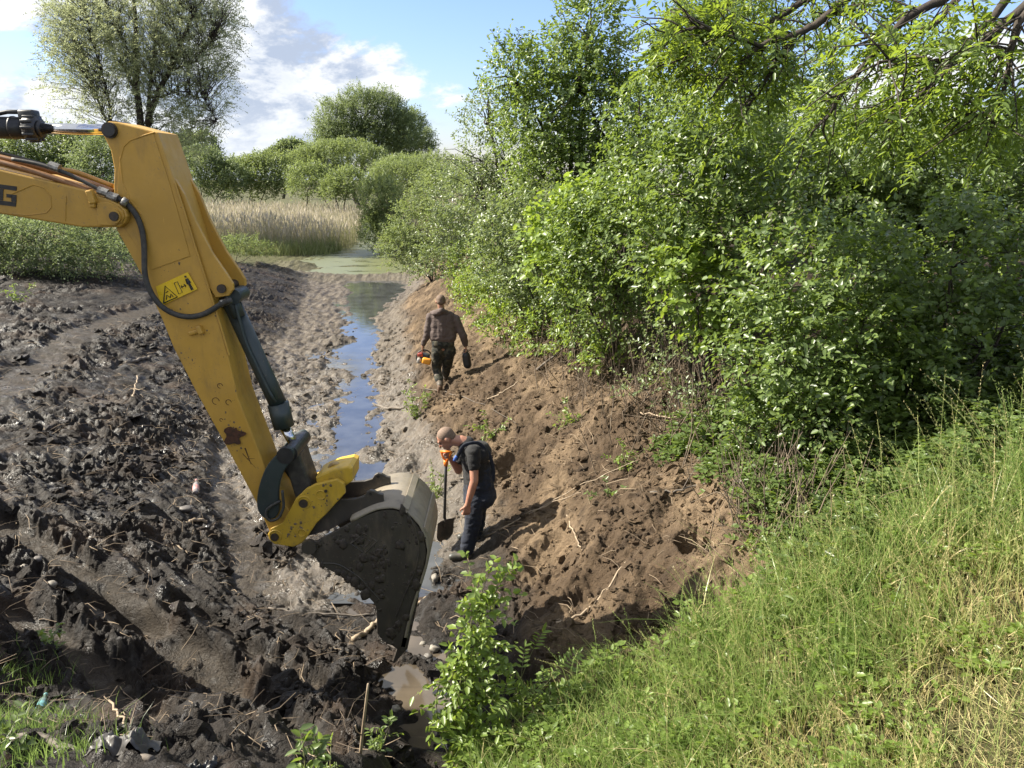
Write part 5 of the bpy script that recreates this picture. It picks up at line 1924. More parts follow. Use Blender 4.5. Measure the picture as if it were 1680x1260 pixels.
# green skirts at the front edge of the reeds
X2, Y2 = scatter(16000, -26, -9, 42.0, 48.5, lambda X, Y: reed_zone(X, Y + 1.8) * ss(49, 45, Y) * (X < stream(Y)[0]))
P2 = np.stack((X2, Y2, ground(X2, Y2)), 1)
blades(mb, P2, rng.uniform(.35, 1.1, len(X2)), rng.normal(0, .35, (len(X2), 3)) * np.array((1, 1, 0)), rng.uniform(.02, .045, len(X2)), np.clip(.08 + .12 * rng.normal(size=len(X2)), 0, .4), 3)
tag(mb.build('reed_bed', M_REED), 'bed of dry tan reeds with green shoots behind the pond', kind='stuff')

# tall grass on the road bank
M_GRASS = blade_mat('grass', [(0, (0.075, 0.135, 0.030)), (.35, (0.150, 0.240, 0.055)), (.65, (0.260, 0.355, 0.110)), (.84, (0.42, 0.43, 0.18)), (1, (0.56, 0.46, 0.25))], (.42, .56, .15), .42, .34)


_h = hit(1640, 1235)


def hay(X, Y):
    """the mown corner"""
    n_ = .2 * gnoise(X * 3, Y * 3, 77)
    return (X > _h[0] - .30 + n_) & (Y < _h[1] + .30 + n_)


def straw_patch(X, Y):
    k = 0
    for px, py, r in ((1290, 1235, .22), (1590, 1130, .42), (1450, 1210, .36), (870, 1220, .14), (1660, 1075, .32), (1280, 1090, .16), (1480, 985, .2), (1560, 960, .25), (1520, 1160, .3), (1380, 1245, .25), (1640, 1000, .25)):
        q = hit(px, py)
        k = np.maximum(k, ss(r * 1.3, r * .3, np.hypot(X - q[0], Y - q[1])))
    return k


mb = MB()
X, Y = scatter(120000, -1.0, 5.2, .9, 7.0, lambda X, Y: ss(.25, .75, lush(X, Y)) * np.clip(1.15 - .09 * Y, .3, 1))
sp2 = straw_patch(X, Y)
kp = (rng.random(len(X)) > .55 * sp2) & ~hay(X, Y)
X, Y, sp2 = X[kp], Y[kp], sp2[kp]
P = np.stack((X, Y, ground(X, Y)), 1)
tall = ss(.6, 2.8, X) * .6 + 1.0 * ss(-.15, .55, gnoise(X * 1.6, Y * 1.6, 71)) + .5 * ss(0, .5, gnoise(X * 4, Y * 4, 75))
H = rng.uniform(.10, .32, len(X)) * (1 + .75 * tall + .3 * ss(2.4, 4.0, X)) * (1 - .45 * sp2)
wind = np.array((-.20, -.12, 0)) + .25 * np.stack((gnoise(X * 1.1, Y * 1.1, 72), gnoise(X * 1.1, Y * 1.1, 73), 0 * X), 1)
ln = wind + rng.normal(0, .46, (len(X), 3)) * np.array((1, 1, 0))
v = np.clip(.54 + .20 * rng.normal(size=len(X)) + .20 * gnoise(X * 2, Y * 2, 74) + .6 * sp2 + (rng.random(len(X)) < .13) * .38, 0, 1)
blades(mb, P, H, ln, rng.uniform(.0034, .0085, len(X)) * (1 + 1.2 * (rng.random(len(X)) < .12)), v, 5)
tag(mb.build('grass', M_GRASS), 'lush sunlit grass covering the road bank in the foreground', kind='stuff')

# flowering stalks with drooping seed heads
mb = MB()
X, Y = scatter(5200, -.2, 5.4, 1.3, 7.4, lambda X, Y: ss(.05, .5, lush(X, Y)) * (.25 + .75 * ss(.4, 2.2, X)))
P = np.stack((X, Y, ground(X, Y)), 1)
H = rng.uniform(.45, 1.0, len(X)) * (.7 + .4 * ss(.5, 3.0, X))
ln = np.array((-.24, -.10, 0)) + rng.normal(0, .2, (len(X), 3)) * np.array((1, 1, 0))
vv = np.clip(.74 + .12 * rng.normal(size=len(X)), 0, 1)
blades(mb, P, H, ln, np.full(len(X), .0034), vv, 6, taper=False)
tt = np.linspace(.70, 1.04, 13)
for i, ti in enumerate(tt):
    c = P + np.array((0, 0, 1.0)) * (H * (ti - .28 * np.linalg.norm(ln, axis=1) * ti * ti))[:, None] + ln * (H * ti ** 1.9)[:, None]
    for sg in (0, 1):
        leaves(mb, c, ln + np.array((0, 0, .7)) + rng.normal(0, .35, (len(X), 3)), rng.normal(0, 1, (len(X), 3)), rng.uniform(.013, .027, len(X)), rng.uniform(.0026, .005, len(X)), np.clip(vv + .10, 0, 1), True)
tag(mb.build('seeding_grass', M_GRASS), 'tall flowering grass stalks with drooping pale seed heads', kind='stuff')

# broad leaved weeds among the grass and down the bank edge
mb = MB()
X, Y = scatter(8200, -1.0, 4.6, 1.6, 7.6, lambda X, Y: ss(.02, .35, lush(X, Y)) * (.35 + .65 * ss(-.1, .5, gnoise(X * 1.6, Y * 1.6, 81))))
k = ~hay(X, Y)
X, Y = X[k], Y[k]
P = np.stack((X, Y, ground(X, Y) + rng.uniform(.02, .22, len(X))), 1)
for i in range(7):
    a = rng.uniform(0, 6.28, len(X))
    dv = np.stack((np.cos(a), np.sin(a), rng.uniform(-.1, .7, len(X))), 1)
    L = rng.uniform(.03, .075, len(X)) * (.5 + .5 * ss(1.8, 3.4, Y))
    leaves(mb, P + dv * .02, dv, np.array((0, 0, 1.0)) + rng.normal(0, .3, (len(X), 3)), L, L * rng.uniform(.35, .7, len(X)), np.clip(.45 + .2 * rng.normal(size=len(X)), 0, 1))
tag(mb.build('weeds', LEAF['lime']), 'broad leaved weeds mixed into the bank grass', kind='stuff')

# nettles and other shade plants between the grass and the shrubs
mb = MB()
X, Y = scatter(9000, 1.6, 5.2, 4.6, 8.2, lambda X, Y: (lambda zn: ss(2.3, 3.0, zn['r'] + .5 * gnoise(X * 1.4, Y * 1.4, 83)) * (1 - zn['grass'] * .6))(terrain(X, Y)[1]))
hh = rng.uniform(.02, .42, len(X)) * (.4 + .6 * ss(-.3, .4, gnoise(X * 1.7, Y * 1.7, 84)))
P = np.stack((X, Y, ground(X, Y) + hh), 1)
for i in range(6):
    a = rng.uniform(0, 6.28, len(X))
    dv = np.stack((np.cos(a), np.sin(a), rng.uniform(-.3, .5, len(X))), 1)
    L = rng.uniform(.04, .085, len(X))
    leaves(mb, P + dv * .015, dv, np.array((0, 0, 1.0)) + rng.normal(0, .35, (len(X), 3)), L, L * rng.uniform(.4, .65, len(X)), np.clip(.4 + .22 * rng.normal(size=len(X)), 0, 1))
tag(mb.build('nettles', LEAF['bush']), 'nettles and low shade plants between grass and shrubs', kind='stuff')

# mown dry hay lying in the corner
mb = MB()
q = hit(1650, 1235)
X = q[0] + rng.normal(.20, .46, 4600)
Y = q[1] + rng.normal(-.05, .36, 4600)
a = rng.normal(.5, .8, 4600)
c = np.stack((X, Y, ground(X, Y) + rng.uniform(.0, .06, 4600)), 1)
d_ = np.stack((np.cos(a), np.sin(a), rng.normal(0, .12, 4600)), 1)
leaves(mb, c, d_, np.array((0, 0, 1.0)) + rng.normal(0, .4, (4600, 3)), rng.uniform(.12, .32, 4600), rng.uniform(.003, .006, 4600), np.clip(.95 + .12 * rng.normal(size=4600), 0, 1), True, .02)
tag(mb.build('dry_hay', M_GRASS), 'flattened dry straw in the near right corner', kind='stuff')

# sparse grass on the left shoulder
mb = MB()
q = [hit(*p) for p in ((10, 1110), (30, 1200), (60, 1240), (10, 1180), (5, 470), (60, 480), (420, 700))]
X = np.concatenate([p[0] + rng.normal(0, .22, 450) for p in q[:4]])
Y = np.concatenate([p[1] + rng.normal(0, .20, 450) for p in q[:4]])
P = np.stack((X, Y, ground(X, Y)), 1)
blades(mb, P, rng.uniform(.06, .18, len(X)), rng.normal(0, .45, (len(X), 3)) * np.array((1, 1, 0)), rng.uniform(.003, .007, len(X)), np.clip(.12 + .18 * rng.normal(size=len(X)), 0, 1), 4)  # low tone values put this corner's shade into the blade colour
tag(mb.build('shoulder_grass', M_GRASS), 'thin grass on the left shoulder of the ditch', kind='stuff')

# dead stems and cut brambles below the shrubs
M_DEAD = simple_mat('dead_stem', (0.20, 0.155, 0.11), (0.095, 0.07, 0.05), .85, scale=6)
mb = MB()
for px, py, sx, sy, cnt, h0, h1 in ((1080, 600, 70, 70, 260, .5, 1.4), (1160, 640, 40, 60, 140, .5, 1.2), (1280, 850, 45, 28, 120, .3, .8), (1230, 800, 30, 40, 60, .3, .8), (960, 590, 60, 22, 110, .25, .8), (900, 545, 40, 40, 80, .4, 1.2),
                                    (1010, 640, 60, 30, 120, .15, .6), (1130, 720, 50, 30, 120, .15, .5)):
    for _ in range(cnt):
        g = hit(px + rng.normal(0, sx), min(py + rng.normal(0, sy), 930))
        if g[1] > 15 or g[1] < 5:
            continue
        b = np.array((g[0], g[1], float(zbase(g[0], g[1])) - .03))
        h = rng.uniform(h0, h1)
        L = rng.normal(0, .34, 3) * np.array((1, 1, 0)) + np.array((0, 0, 1))
        if rng.random() < .16:
            L = rng.normal(0, 1, 3) * np.array((1, 1, .3)) + np.array((0, 0, .2))
        L = unit(L) * h
        m_ = b + L * .5 + rng.normal(0, .05, 3)
        r_ = rng.uniform(.003, .008)
        mb.tube([b, m_, b + L], [r_, r_ * .8, r_ * .4], 4, cap=False)
tag(mb.build('dead_stems', M_DEAD), 'thicket of grey dead stems under the shrubs', kind='stuff')

# clods of mud and crumbs of soil
def lump(seed):
    bm = bmesh.new()
    bmesh.ops.create_icosphere(bm, subdivisions=2, radius=1)
    V = np.array([v_.co[:] for v_ in bm.verts])
    F = np.array([[v_.index for v_ in f_.verts] for f_ in bm.faces])
    bm.free()
    a = V + seed * 3.1
    n_ = gnoise(a[:, 0] * 1.3 + a[:, 2], a[:, 1] * 1.3 - a[:, 2] * .7, seed) + .5 * gnoise(a[:, 0] * 3 + a[:, 2] * 2, a[:, 1] * 3 - a[:, 2], seed + 5)
    h_ = np.random.default_rng(seed).normal(0, .13, len(V))
    V = V * (1 + .6 * n_ + h_)[:, None]
    return V * np.array((1, .8, .6)), F


LUMPS = [lump(i) for i in range(8)]


def clods(name, label, X, Y, size, sink=.25):
    mb = MB()
    Z = ground(X, Y)
    kind_ = rng.integers(0, 8, len(X))
    cols, wets = [], []
    _, zn = terrain(X, Y)
    base = soil_colors(X, Y, zn, fbm(X, Y, 1.3, 4, 51), fbm(X, Y, 6, 3, 55)) * rng.uniform(.7, 1.35, len(X))[:, None]
    wt_ = np.clip(zn['mud'] * .75 + zn['flat'] * .8, 0, 1) * rng.uniform(.5, 1.2, len(X))
    for kk in range(8):
        s_ = np.where(kind_ == kk)[0]
        V, F = LUMPS[kk]
        a = rng.uniform(0, 6.28, len(s_))
        b = rng.uniform(-.6, .6, len(s_))
        ca, sa = np.cos(a), np.sin(a)
        R = np.zeros((len(s_), 3, 3))
        R[:, 0, 0], R[:, 0, 1], R[:, 1, 0], R[:, 1, 1], R[:, 2, 2] = ca, -sa, sa, ca, 1
        Q = np.zeros_like(R)
        Q[:, 0, 0], Q[:, 1, 1], Q[:, 1, 2], Q[:, 2, 1], Q[:, 2, 2] = 1, np.cos(b), -np.sin(b), np.sin(b), np.cos(b)
        R = R @ Q
        st = size[s_, None] * rng.uniform(.55, 1.6, (len(s_), 3))
        W_ = np.einsum('nij,nvj->nvi', R, V[None] * st[:, None])
        W_ = W_ + np.stack((X[s_], Y[s_], Z[s_] + size[s_] * (.7 - sink * 2)), 1)[:, None]
        mb.add(W_.reshape(-1, 3), (np.arange(len(s_))[:, None, None] * len(V) + F).reshape(-1, 3))
        cols.append(np.repeat(base[s_], len(V), 0))
        wets.append(np.repeat(wt_[s_], len(V)))
    tag(mb.build(name, m_ground, smooth=False, colors=np.vstack(cols), extra={'wet': np.concatenate(wets)}), label, kind='stuff')


X, Y = scatter(60000, -9.5, 1, 3.2, 18, lambda X, Y: (lambda zn: np.clip(zn['mud'] - .9 * zn['groove'], 0, 1) * (zn['s'] < .9))(terrain(X, Y)[1]) * np.clip(1.35 - Y * .075, .12, 1) * (.06 + .94 * ss(.0, .45, gnoise(X * 0.9, Y * 0.9, 91) + .5 * gnoise(X * 2.7, Y * 2.7, 95))))
clods('mud_clods', 'dark clods of dug mud on the left bank', X, Y, np.clip(.006 + .014 * rng.exponential(1, len(X)) ** 1.4, .006, .095), .38)
X, Y = scatter(45000, -1.6, 3.6, 4.2, 15, lambda X, Y: (lambda zn: np.clip(zn['soil'], 0, 1))(terrain(X, Y)[1]) * np.clip(1.25 - Y * .07, .1, 1) * (.3 + .7 * ss(-.2, .4, gnoise(X * 1.5, Y * 1.5, 92))))
clods('soil_crumbs', 'brown crumbs of loose soil on the right slope', X, Y, np.clip(.005 + .009 * rng.exponential(1, len(X)) ** 1.4, .004, .06), .35)
X, Y = scatter(9000, -5, -.2, 4.0, 22, lambda X, Y: (lambda zn: zn['flat'] * (np.maximum(zn['l'], zn['r']) > -.3))(terrain(X, Y)[1]) * (.12 + .9 * ss(.0, .4, gnoise(X * 1.6, Y * 1.6, 93))))
clods('silt_lumps', 'lumps of silt along the stream edge', X, Y, np.clip(.007 + .016 * rng.exponential(1, len(X)), .006, .06), .3)

# litter of twigs, roots and broken reed on the earth
M_TWIG = simple_mat('twig_litter', (0.33, 0.25, 0.165), (0.09, 0.065, 0.045), .8, scale=3)
mb = MB()
X, Y = scatter(10000, -9, 4, 3.3, 22, lambda X, Y: (1 - lush(X, Y)) * np.clip(1.3 - Y * .055, .1, 1) * (terrain(X, Y)[1]['far'] < .1) * (np.abs(X - stream(Y)[0]) > stream(Y)[1] * .8))
Z = ground(X, Y)
for x, y, z in zip(X, Y, Z):
    a = rng.uniform(0, 6.28)
    L = rng.uniform(.05, .32)
    e_ = np.array((math.cos(a), math.sin(a), 0)) * L
    p0, p2 = np.array((x, y, z + .012)), np.array((x + e_[0], y + e_[1], 0))
    p2[2] = z + rng.normal(.01, .25 * L) + .01
    m_ = (p0 + p2) / 2 + np.append(rng.normal(0, .12 * L, 2), .02)
    r_ = rng.uniform(.0012, .0042)
    mb.tube([p0, m_, p2], [r_, r_, r_ * .5], 4, cap=False)
tag(mb.build('twig_litter', M_TWIG), 'broken twigs, roots and reed scraps scattered over the earth', kind='stuff')


# ------------------------------------------------------------------ single branches, logs, stones and rubbish
M_WOODP = simple_mat('pale_wood', (0.36, 0.28, 0.19), (0.22, 0.165, 0.11), .7, scale=10, bump=.3)
M_WOODG = simple_mat('grey_wood', (0.17, 0.145, 0.12), (0.09, 0.075, 0.06), .85, scale=12, bump=.4)
M_STONE = simple_mat('pale_stone', (0.27, 0.245, 0.205), (0.13, 0.115, 0.09), .8, scale=16, bump=.4)
M_STONED = simple_mat('dark_stone', (0.14, 0.125, 0.11), (0.07, 0.062, 0.055), .6, scale=9, bump=.4)


def branch(pts, r0, r1, mat_, label, name='branch', forks=(), lift=.02, cat='branch'):
    q = []
    for p in pts:
        g = hit(p[0], p[1])
        q.append(np.array((g[0], g[1], float(ground(g[0], g[1])[0]) + lift + (p[2] if len(p) > 2 else 0))))
    q = np.array(q)
    mb = MB()
    c = curve(q, 16, 1)
    c[1:-1] += rng.normal(0, .008, (14, 3))
    mb.tube(c, np.linspace(r0, r1, 16), 8)
    for t, dx_, dy_, dz_, L in forks:
        b = c[int(t * 15)]
        e = b + unit((dx_, dy_, dz_)) * L
        mb.tube([b, (b + e) / 2 + rng.normal(0, .02, 3), e], [r1 * .9 + (r0 - r1) * .3 * (1 - t), r1 * .7, r1 * .4], 6)
    o_ = mb.build(name, mat_, origin=c[0])
    tag(o_, label, cat)


branch([(912, 1042), (960, 1008), (1000, 965), (1026, 934)], .012, .008, M_WOODP, 'long pale pole lying up the brown slope towards the grass', forks=((.55, .6, .3, .5, .12),))
branch([(795, 885), (880, 845), (960, 810), (1050, 775, .1)], .009, .004, M_WOODP, 'long thin bleached branch lying across the middle of the brown slope', forks=((.5, .8, .3, .3, .5), (.7, .7, .6, .2, .35)))
branch([(860, 855), (930, 830), (1000, 800), (1045, 788)], .007, .003, M_WOODP, 'thin branch just below the long bleached one on the slope', forks=((.5, .6, .2, .4, .3),))
branch([(1065, 835), (1110, 818), (1150, 800), (1195, 782)], .012, .006, M_WOODG, 'grey branch at the top of the slope below the dead stems', forks=((.4, .5, .1, .9, .25), (.7, .5, .7, .4, .25)))
branch([(930, 848), (940, 872), (955, 905)], .011, .006, M_WOODP, 'short pale stick standing out of the brown slope', lift=.04)
branch([(440, 1000), (520, 1008), (616, 1012)], .014, .009, M_WOODG, 'long brown branch lying in the mud left of the bucket tip', forks=((.3, -.3, .5, .3, .2),))
branch([(578, 1046), (600, 1036), (622, 1022)], .028, .026, M_WOODP, 'thick pale cut log beside the bucket tip', 'log', cat='log')
branch([(218, 662), (222, 645), (226, 626, .06)], .016, .011, M_WOODP, 'forked pale stick upright in the dark mud left of the stick', forks=((.5, -.5, -.3, .3, .18), (.5, .6, -.2, .1, .25)))
branch([(268, 880), (290, 890), (312, 908)], .014, .010, M_WOODP, 'pale stick lying on dark mud left of the coupler')
branch([(303, 855), (322, 853), (340, 856)], .022, .020, M_WOODP, 'short pale round log in the mud below the dark stone', 'log', cat='log')
branch([(208, 598), (228, 592), (248, 586)], .035, .032, M_WOODG, 'grey log lying on the far mud left of the yellow stick', 'log', cat='log')
branch([(182, 1168), (195, 1185), (206, 1200), (218, 1222)], .008, .006, M_WOODP, 'crooked white twig in the near left mud')
branch([(612, 662), (635, 668), (664, 672)], .030, .022, M_WOODG, 'grey log at the right edge of the stream', 'log', cat='log')
branch([(695, 640), (740, 645), (800, 670), (850, 700)], .007, .003, M_WOODG, 'thin dark branch behind the feet of the walking man', forks=((.7, .6, .2, .5, .3),))
branch([(800, 655, .05), (820, 660, .1), (850, 645, .2)], .012, .008, M_WOODP, 'snapped pale stick on the slope right of the walking man\'s shadow')
branch([(880, 610), (930, 585, .2), (985, 545, .7), (1010, 500, 1.1)], .020, .008, M_WOODG, 'long leaning dead branch at the edge of the thicket', forks=((.6, -.3, .2, .9, .4),))
branch([(1050, 700, .1), (1100, 702, .12), (1150, 700, .2)], .011, .008, M_WOODP, 'pale straight stick caught low among the dead stems')
branch([(700, 990), (680, 1010), (672, 1022)], .016, .010, M_WOODP, 'pale splintered stick between the bucket and the leafy plant')
branch([(60, 440), (20, 455), (-20, 470)], .03, .02, M_WOODG, 'grey branch on the far left brush heap', forks=((.3, -.4, .2, .8, .5), (.6, .4, -.3, .6, .4)))
branch([(0, 1225), (60, 1222), (130, 1232), (250, 1250)], .028, .018, M_WOODG, 'dark rotten branch along the near left bottom corner', forks=((.6, .5, .4, .3, .2),))

# dead stalk in front
g = gpt(592, 1262)
mb = MB()
mb.tube(curve([g, pl(596, 1190, g[1] - .02), pl(604, 1122, g[1] - .03)], 10, 1), np.linspace(.011, .007, 10), 7)
mb.tube(curve([pl(596, 1205, g[1]), pl(586, 1202, g[1] - .02), pl(583, 1190, g[1] - .03)], 8, 1), .004, 5)
tag(mb.build('dead_stalk', M_WOODP, origin=g), 'upright broken dead stalk at the bottom edge', 'stalk')


def stone(px, py, r, mat_, label, k=0, sq=(1, .9, .7)):
    g = gpt(px, py)
    V, F = LUMPS[k]
    bm = bmesh.new()
    bmesh.ops.create_icosphere(bm, subdivisions=3, radius=1)
    V = np.array([v_.co[:] for v_ in bm.verts])
    F = np.array([[v_.index for v_ in f_.verts] for f_ in bm.faces])
    bm.free()
    n_ = gnoise(V[:, 0] * 1.1 + k * 3 + V[:, 2], V[:, 1] * 1.1 + V[:, 2] * .6, k) + .3 * gnoise(V[:, 0] * 2.6 + V[:, 2] * 2, V[:, 1] * 2.6, k + 3)
    V = V * (1 + .28 * n_)[:, None] * np.array(sq) * r
    mb = MB()
    mb.add(V + g + np.array((0, 0, r * .3)), F)
    tag(mb.build('stone', mat_, origin=g), label, 'stone', 'stones in the ditch')


stone(694, 1058, .036, M_STONE, 'small rounded white stone in the puddle right of the bucket tip', 1)
stone(714, 1066, .055, M_STONE, 'largest white stone in the puddle right of the bucket', 2, (1, .8, .6))
stone(702, 1080, .045, M_STONED, 'grey stone in front of the largest white stone', 3)
stone(687, 1112, .045, M_STONE, 'flat pale stone on the lip of mud below the puddle', 4)
stone(546, 1058, .026, M_STONE, 'tiny white stone left of the bucket tip', 5)
stone(533, 1033, .024, M_STONE, 'tiny pale stone beside the brown branch', 6)
stone(714, 955, .06, M_STONE, 'pale stone between the bucket and the man\'s boots', 7, (.7, 1, .8))
stone(304, 838, .075, M_STONED, 'smooth dark wet stone in the left mud', 0, (1.2, .9, .6))
stone(650, 1165, .04, M_STONE, 'pale stone in the mud above the brown puddle', 2)
stone(38, 926, .042, M_STONE, 'rounded pale stone at the left edge', 3)
stone(64, 930, .046, M_STONED, 'brown stone next to the pale stone at the left edge', 4)
stone(60, 898, .036, M_STONED, 'small brown stone behind the pale stone at the left edge', 6)
stone(88, 980, .05, M_STONE, 'mossy pale stone in the left mud', 7)
stone(445, 1188, .06, M_STONED, 'round muddy stone beside the bucket groove at the bottom', 1)


def bottle(px, py, L, r, ang, tilt, glass, label_col, label, neck=True):
    g = gpt(px, py, r)
    root = empty('bottle', g - np.array((0, 0, r)), label, 'bottle')
    d_ = unit((math.cos(ang), math.sin(ang), tilt))
    prof = [(0, .6), (.01, .95), (.04, 1), (.62, 1), (.70, .93), (.80, .55), (.86, .38), (.98, .36), (1.0, .36)]
    mb = MB()
    mb.tube([g + d_ * (t - .5) * L for t, _ in prof], [r * k for _, k in prof], 18)
    mb.build('glass_body', glass, root)
    mb = MB()
    mb.tube([g + d_ * (t - .5) * L for t in (.20, .22, .50, .52)], [r * .98, r * 1.03, r * 1.03, r * .98], 18, cap=False)
    mb.build('label', label_col, root)
    mb = MB()
    mb.tube([g + d_ * (t - .5) * L for t in (.96, 1.03)], [r * .46, r * .46], 14)
    mb.build('cap', label_col, root)


def glass_mat(name, c):
    m, n, o = out_mat(name)
    p = n.new('ShaderNodeBsdfPrincipled')
    tcn = n.new('ShaderNodeTexCoord').outputs['Object']
    n.put(p.inputs['Base Color'], n.mix(n.smooth(n.noise(tcn, 20, 4), .4, .65), c, tuple(x * .7 for x in c)))
    p.inputs['Roughness'].default_value = .12
    p.inputs['Transmission Weight'].default_value = .55
    n.l.new(p.outputs[0], o.inputs[0])
    return m


bottle(69, 1156, .27, .032, 1.95, -.1, glass_mat('green_glass', (0.30, 0.42, 0.36)), simple_mat('blue_green_label', (0.10, 0.26, 0.28), (0.16, 0.32, 0.32), .5), 'dirty green bottle lying on the near left bank')
bottle(322, 803, .30, .042, 1.9, .25, glass_mat('clear_plastic', (0.62, 0.55, 0.52)), simple_mat('pink_label', (0.50, 0.16, 0.15), (0.6, 0.4, 0.36), .5), 'clear plastic bottle with pink label in the left mud')

# crumpled plastic sheet, rubber boot, plastic cup
def crumple(px, py, w_, d2, h_, mat_, name, label, cat, seed=0):
    g = gpt(px, py)
    n_ = 26
    u, v = np.meshgrid(np.linspace(-1, 1, n_), np.linspace(-1, 1, n_))
    e = np.clip(1 - np.maximum(np.abs(u), np.abs(v)) ** 3, 0, 1)
    x = g[0] + u * w_ * (1 + .2 * gnoise(v * 1.5, u, seed))
    y = g[1] + v * d2 * (1 + .25 * gnoise(u * 1.5, v, seed + 1))
    zz = np.maximum(ground(x.ravel(), y.ravel()).reshape(u.shape), g[2] - .05) + .012 + h_ * e * (.5 + 1.1 * np.abs(gnoise(u * 2.2 + seed, v * 2.2, seed + 2)) + .4 * np.abs(gnoise(u * 5, v * 5, seed + 3)))
    i = np.arange(n_ * n_).reshape(n_, n_)
    q = np.stack((i[:-1, :-1], i[:-1, 1:], i[1:, 1:], i[1:, :-1]), -1).reshape(-1, 4)
    mb = MB()
    mb.add(np.stack((x, y, zz), -1).reshape(-1, 3), q)
    tag(mb.build(name, mat_, origin=g), label, cat)


crumple(205, 1240, .15, .09, .03, simple_mat('grey_plastic', (0.09, 0.085, 0.08), (0.05, 0.046, 0.042), .5), 'plastic_sheet', 'crumpled grey plastic sheet at the bottom left', 'plastic sheet', 3)
crumple(1212, 815, .06, .05, .10, simple_mat('white_plastic', (0.34, 0.34, 0.31), (0.25, 0.25, 0.22), .5), 'plastic_bag', 'small white plastic scrap by the cut stem at the thicket foot', 'plastic bag', 8)
crumple(328, 1250, .07, .045, .05, simple_mat('black_plastic', (0.012, 0.012, 0.013), (0.02, 0.019, 0.018), .4), 'plastic_scrap', 'small black plastic scrap beside the grey sheet at the bottom edge', 'plastic scrap', 5)


# ------------------------------------------------------------------ single plants in front of the bank
def stem_plant(name, label, stems, Y=None, ll=.06, lw=.5, n_l=10, leaf='lime', cat='plant', tw=.16, step=.09, pin=False, r_=.006, var=.55):
    base = gpt(*stems[0][0]) if Y is None else pl(*stems[0][0], Y)
    root = empty(name, base, label, cat)
    wood, crown = MB(), MB()
    P, D = [], []
    for pts in stems:
        y0 = base[1] if Y is None else Y
        q = np.array([base if (i == 0 and Y is None) else pl(x, y, y0 + .04 * i) for i, (x, y) in enumerate(pts)])
        c = curve(q, max(8, int(np.linalg.norm(q[-1] - q[0]) / .04)), 2)
        wood.tube(c, np.linspace(r_, r_ * .4, len(c)), 6)
        L = np.linalg.norm(np.diff(c, axis=0), axis=1).sum()
        for t in np.arange(.12, 1.0, step / L):
            i = int(t * (len(c) - 1))
            for _ in range(2):
                P.append(c[i])
                D.append(unit(rng.normal(0, .75, 3) + np.array((0, -.1, .35))))
        P.append(c[-1])
        D.append(unit(c[-1] - c[-3]))
    P, D = np.array(P), np.array(D)
    N = np.array((0, -.25, 1.0)) + rng.normal(0, .35, (len(P), 3))
    sprays(crown, P, D, N, tw, n_l, ll, lw, .25, False, pin, var, .22, crown, .0022)
    wood.build('stem', LEAFSTEM, root)
    crown.build('foliage', [LEAF[leaf], LEAFSTEM], root)


LEAFSTEM = simple_mat('green_stem', (0.16, 0.17, 0.07), (0.11, 0.10, 0.05), .6, scale=6)
stem_plant('leafy_sapling', 'tall bright green leafy plant in front of the man with the shovel',
           [[(740, 1250), (755, 1120), (775, 1010), (800, 945)], [(735, 1250), (765, 1110), (790, 1010), (770, 930)], [(750, 1255), (790, 1150), (800, 1060), (815, 960)], [(735, 1255), (745, 1180), (740, 1110), (760, 1060)],
            [(760, 1255), (810, 1180), (820, 1100), (800, 1040)], [(760, 1255), (830, 1200), (850, 1160), (840, 1120)], [(770, 1258), (850, 1215), (890, 1170), (900, 1130)], [(725, 1255), (720, 1200), (715, 1150), (722, 1110)], [(755, 1255), (790, 1180), (770, 1120), (785, 1070)], [(745, 1250), (780, 1080), (800, 990), (830, 945)]], None, .068, .56, 6, 'lime', 'sapling', .19, .10)
stem_plant('rowan_seedling', 'fern like seedling with long leaflets on the edge of the grass',
           [[(815, 1240), (840, 1150), (868, 1080)], [(820, 1240), (860, 1165), (915, 1100)], [(812, 1240), (830, 1180), (822, 1120)], [(822, 1240), (850, 1190), (890, 1150)]], None, .075, .30, 12, 'lime', 'seedling', .30, .20, True, .005)
stem_plant('cinquefoil', 'broad leaved plant at the bottom edge left of the dead stalk', [[(500, 1270), (500, 1240), (495, 1215)], [(505, 1270), (520, 1240), (515, 1215)]], None, .07, .45, 5, 'bush', 'plant', .08, .06)
stem_plant('meadow_herb', 'slender herb with a pale flower head right of the dead stalk', [[(622, 1268), (630, 1220), (640, 1185)], [(622, 1268), (615, 1230), (610, 1210)]], None, .045, .4, 6, 'bush', 'plant', .09, .05)
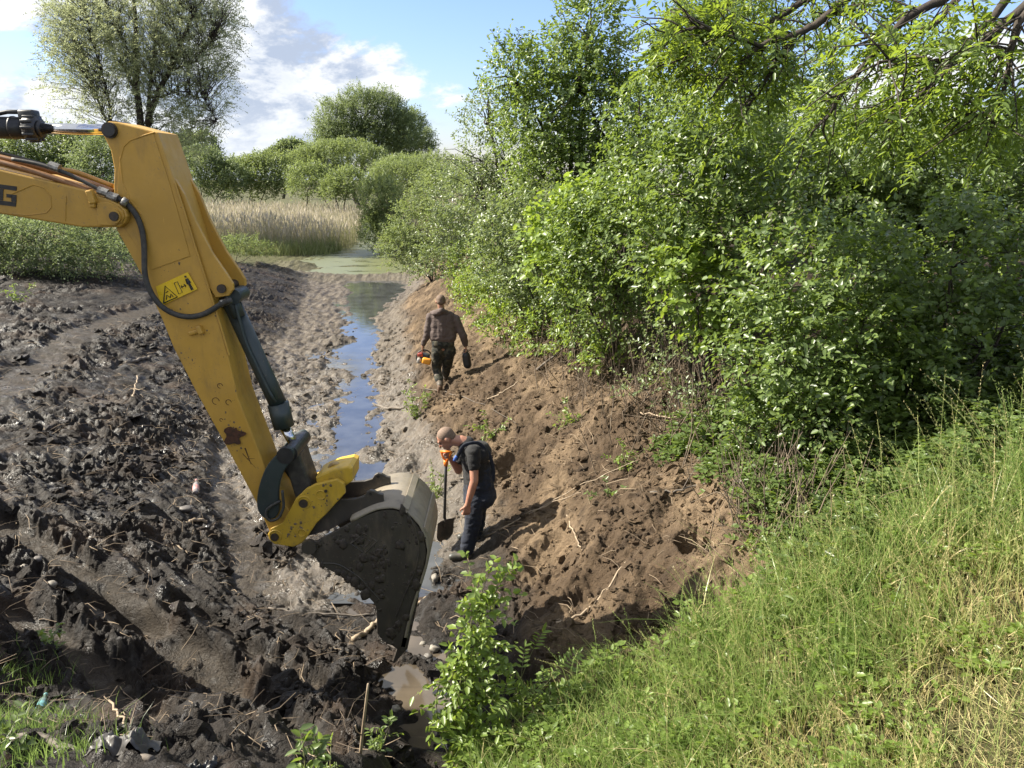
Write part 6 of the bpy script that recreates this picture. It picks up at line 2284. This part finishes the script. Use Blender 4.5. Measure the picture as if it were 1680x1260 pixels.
stem_plant('meadow_herb', 'small feathery herb poking up at the bottom edge between the two plants', [[(540, 1270), (542, 1245), (543, 1225)]], None, .035, .3, 7, 'lime', 'plant', .06, .04)
stem_plant('nettle_clump', 'light green weed clump on the silt behind the shovel man\'s head', [[(680, 685), (676, 655), (672, 630)], [(684, 685), (690, 655), (695, 640)], [(678, 685), (668, 665), (664, 650)], [(690, 683), (700, 662), (705, 648)]], None, .055, .5, 6, 'lime', 'weed', .14, .10)
stem_plant('nettle_clump', 'weed clump beside the shovel shaft', [[(715, 815), (712, 785), (708, 765)], [(722, 812), (728, 785), (735, 770)]], None, .045, .45, 6, 'lime', 'weed', .12, .07)
stem_plant('weed', 'small green weed alone in the dark near left mud', [[(85, 1062), (88, 1045), (92, 1034)], [(78, 1062), (70, 1050), (66, 1044)]], None, .05, .6, 5, 'lime', 'weed', .06, .05)
stem_plant('weed', 'dock like weed at the left edge below the bottle', [[(12, 1235), (15, 1210), (22, 1190)], [(8, 1235), (0, 1215), (-4, 1200)]], None, .06, .5, 6, 'bush', 'weed', .10, .06)
for k, (x, y, lab) in enumerate(((850, 585, 'leafy shoots at the foot of the bank right of the walking man'), (940, 700, 'tuft of young leaves on the slope above the shovel man'), (1030, 770, 'fallen leafy shoot below the long bleached branch'),
                                 (1005, 830, 'wilting leafy shoot in the middle of the brown slope'), (1130, 700, 'hanging leafy shoot in front of the dead stems'), (805, 720, 'seedling right behind the shovel man\'s neck'),
                                 (1210, 760, 'leafy sucker beside the cut stem'), (1100, 640, 'pale leafy sucker among the dead stems'), (30, 495, 'green tuft on the far left mud'), (1330, 880, 'broad green weeds at the foot of the big shrub'), (1420, 850, 'dark nettles between big shrub and tall grass'), (1240, 905, 'young green weeds at the grass edge below the cut stem'))):
    stem_plant('seedling', lab, [[(x, y), (x - 6, y - 18), (x - 10, y - 36)], [(x + 4, y), (x + 12, y - 16), (x + 24, y - 28)], [(x, y), (x - 14, y - 10), (x - 28, y - 18)]], None, .05, .5, 6, 'lime' if k % 3 else 'bush', 'seedling', .13, .08)
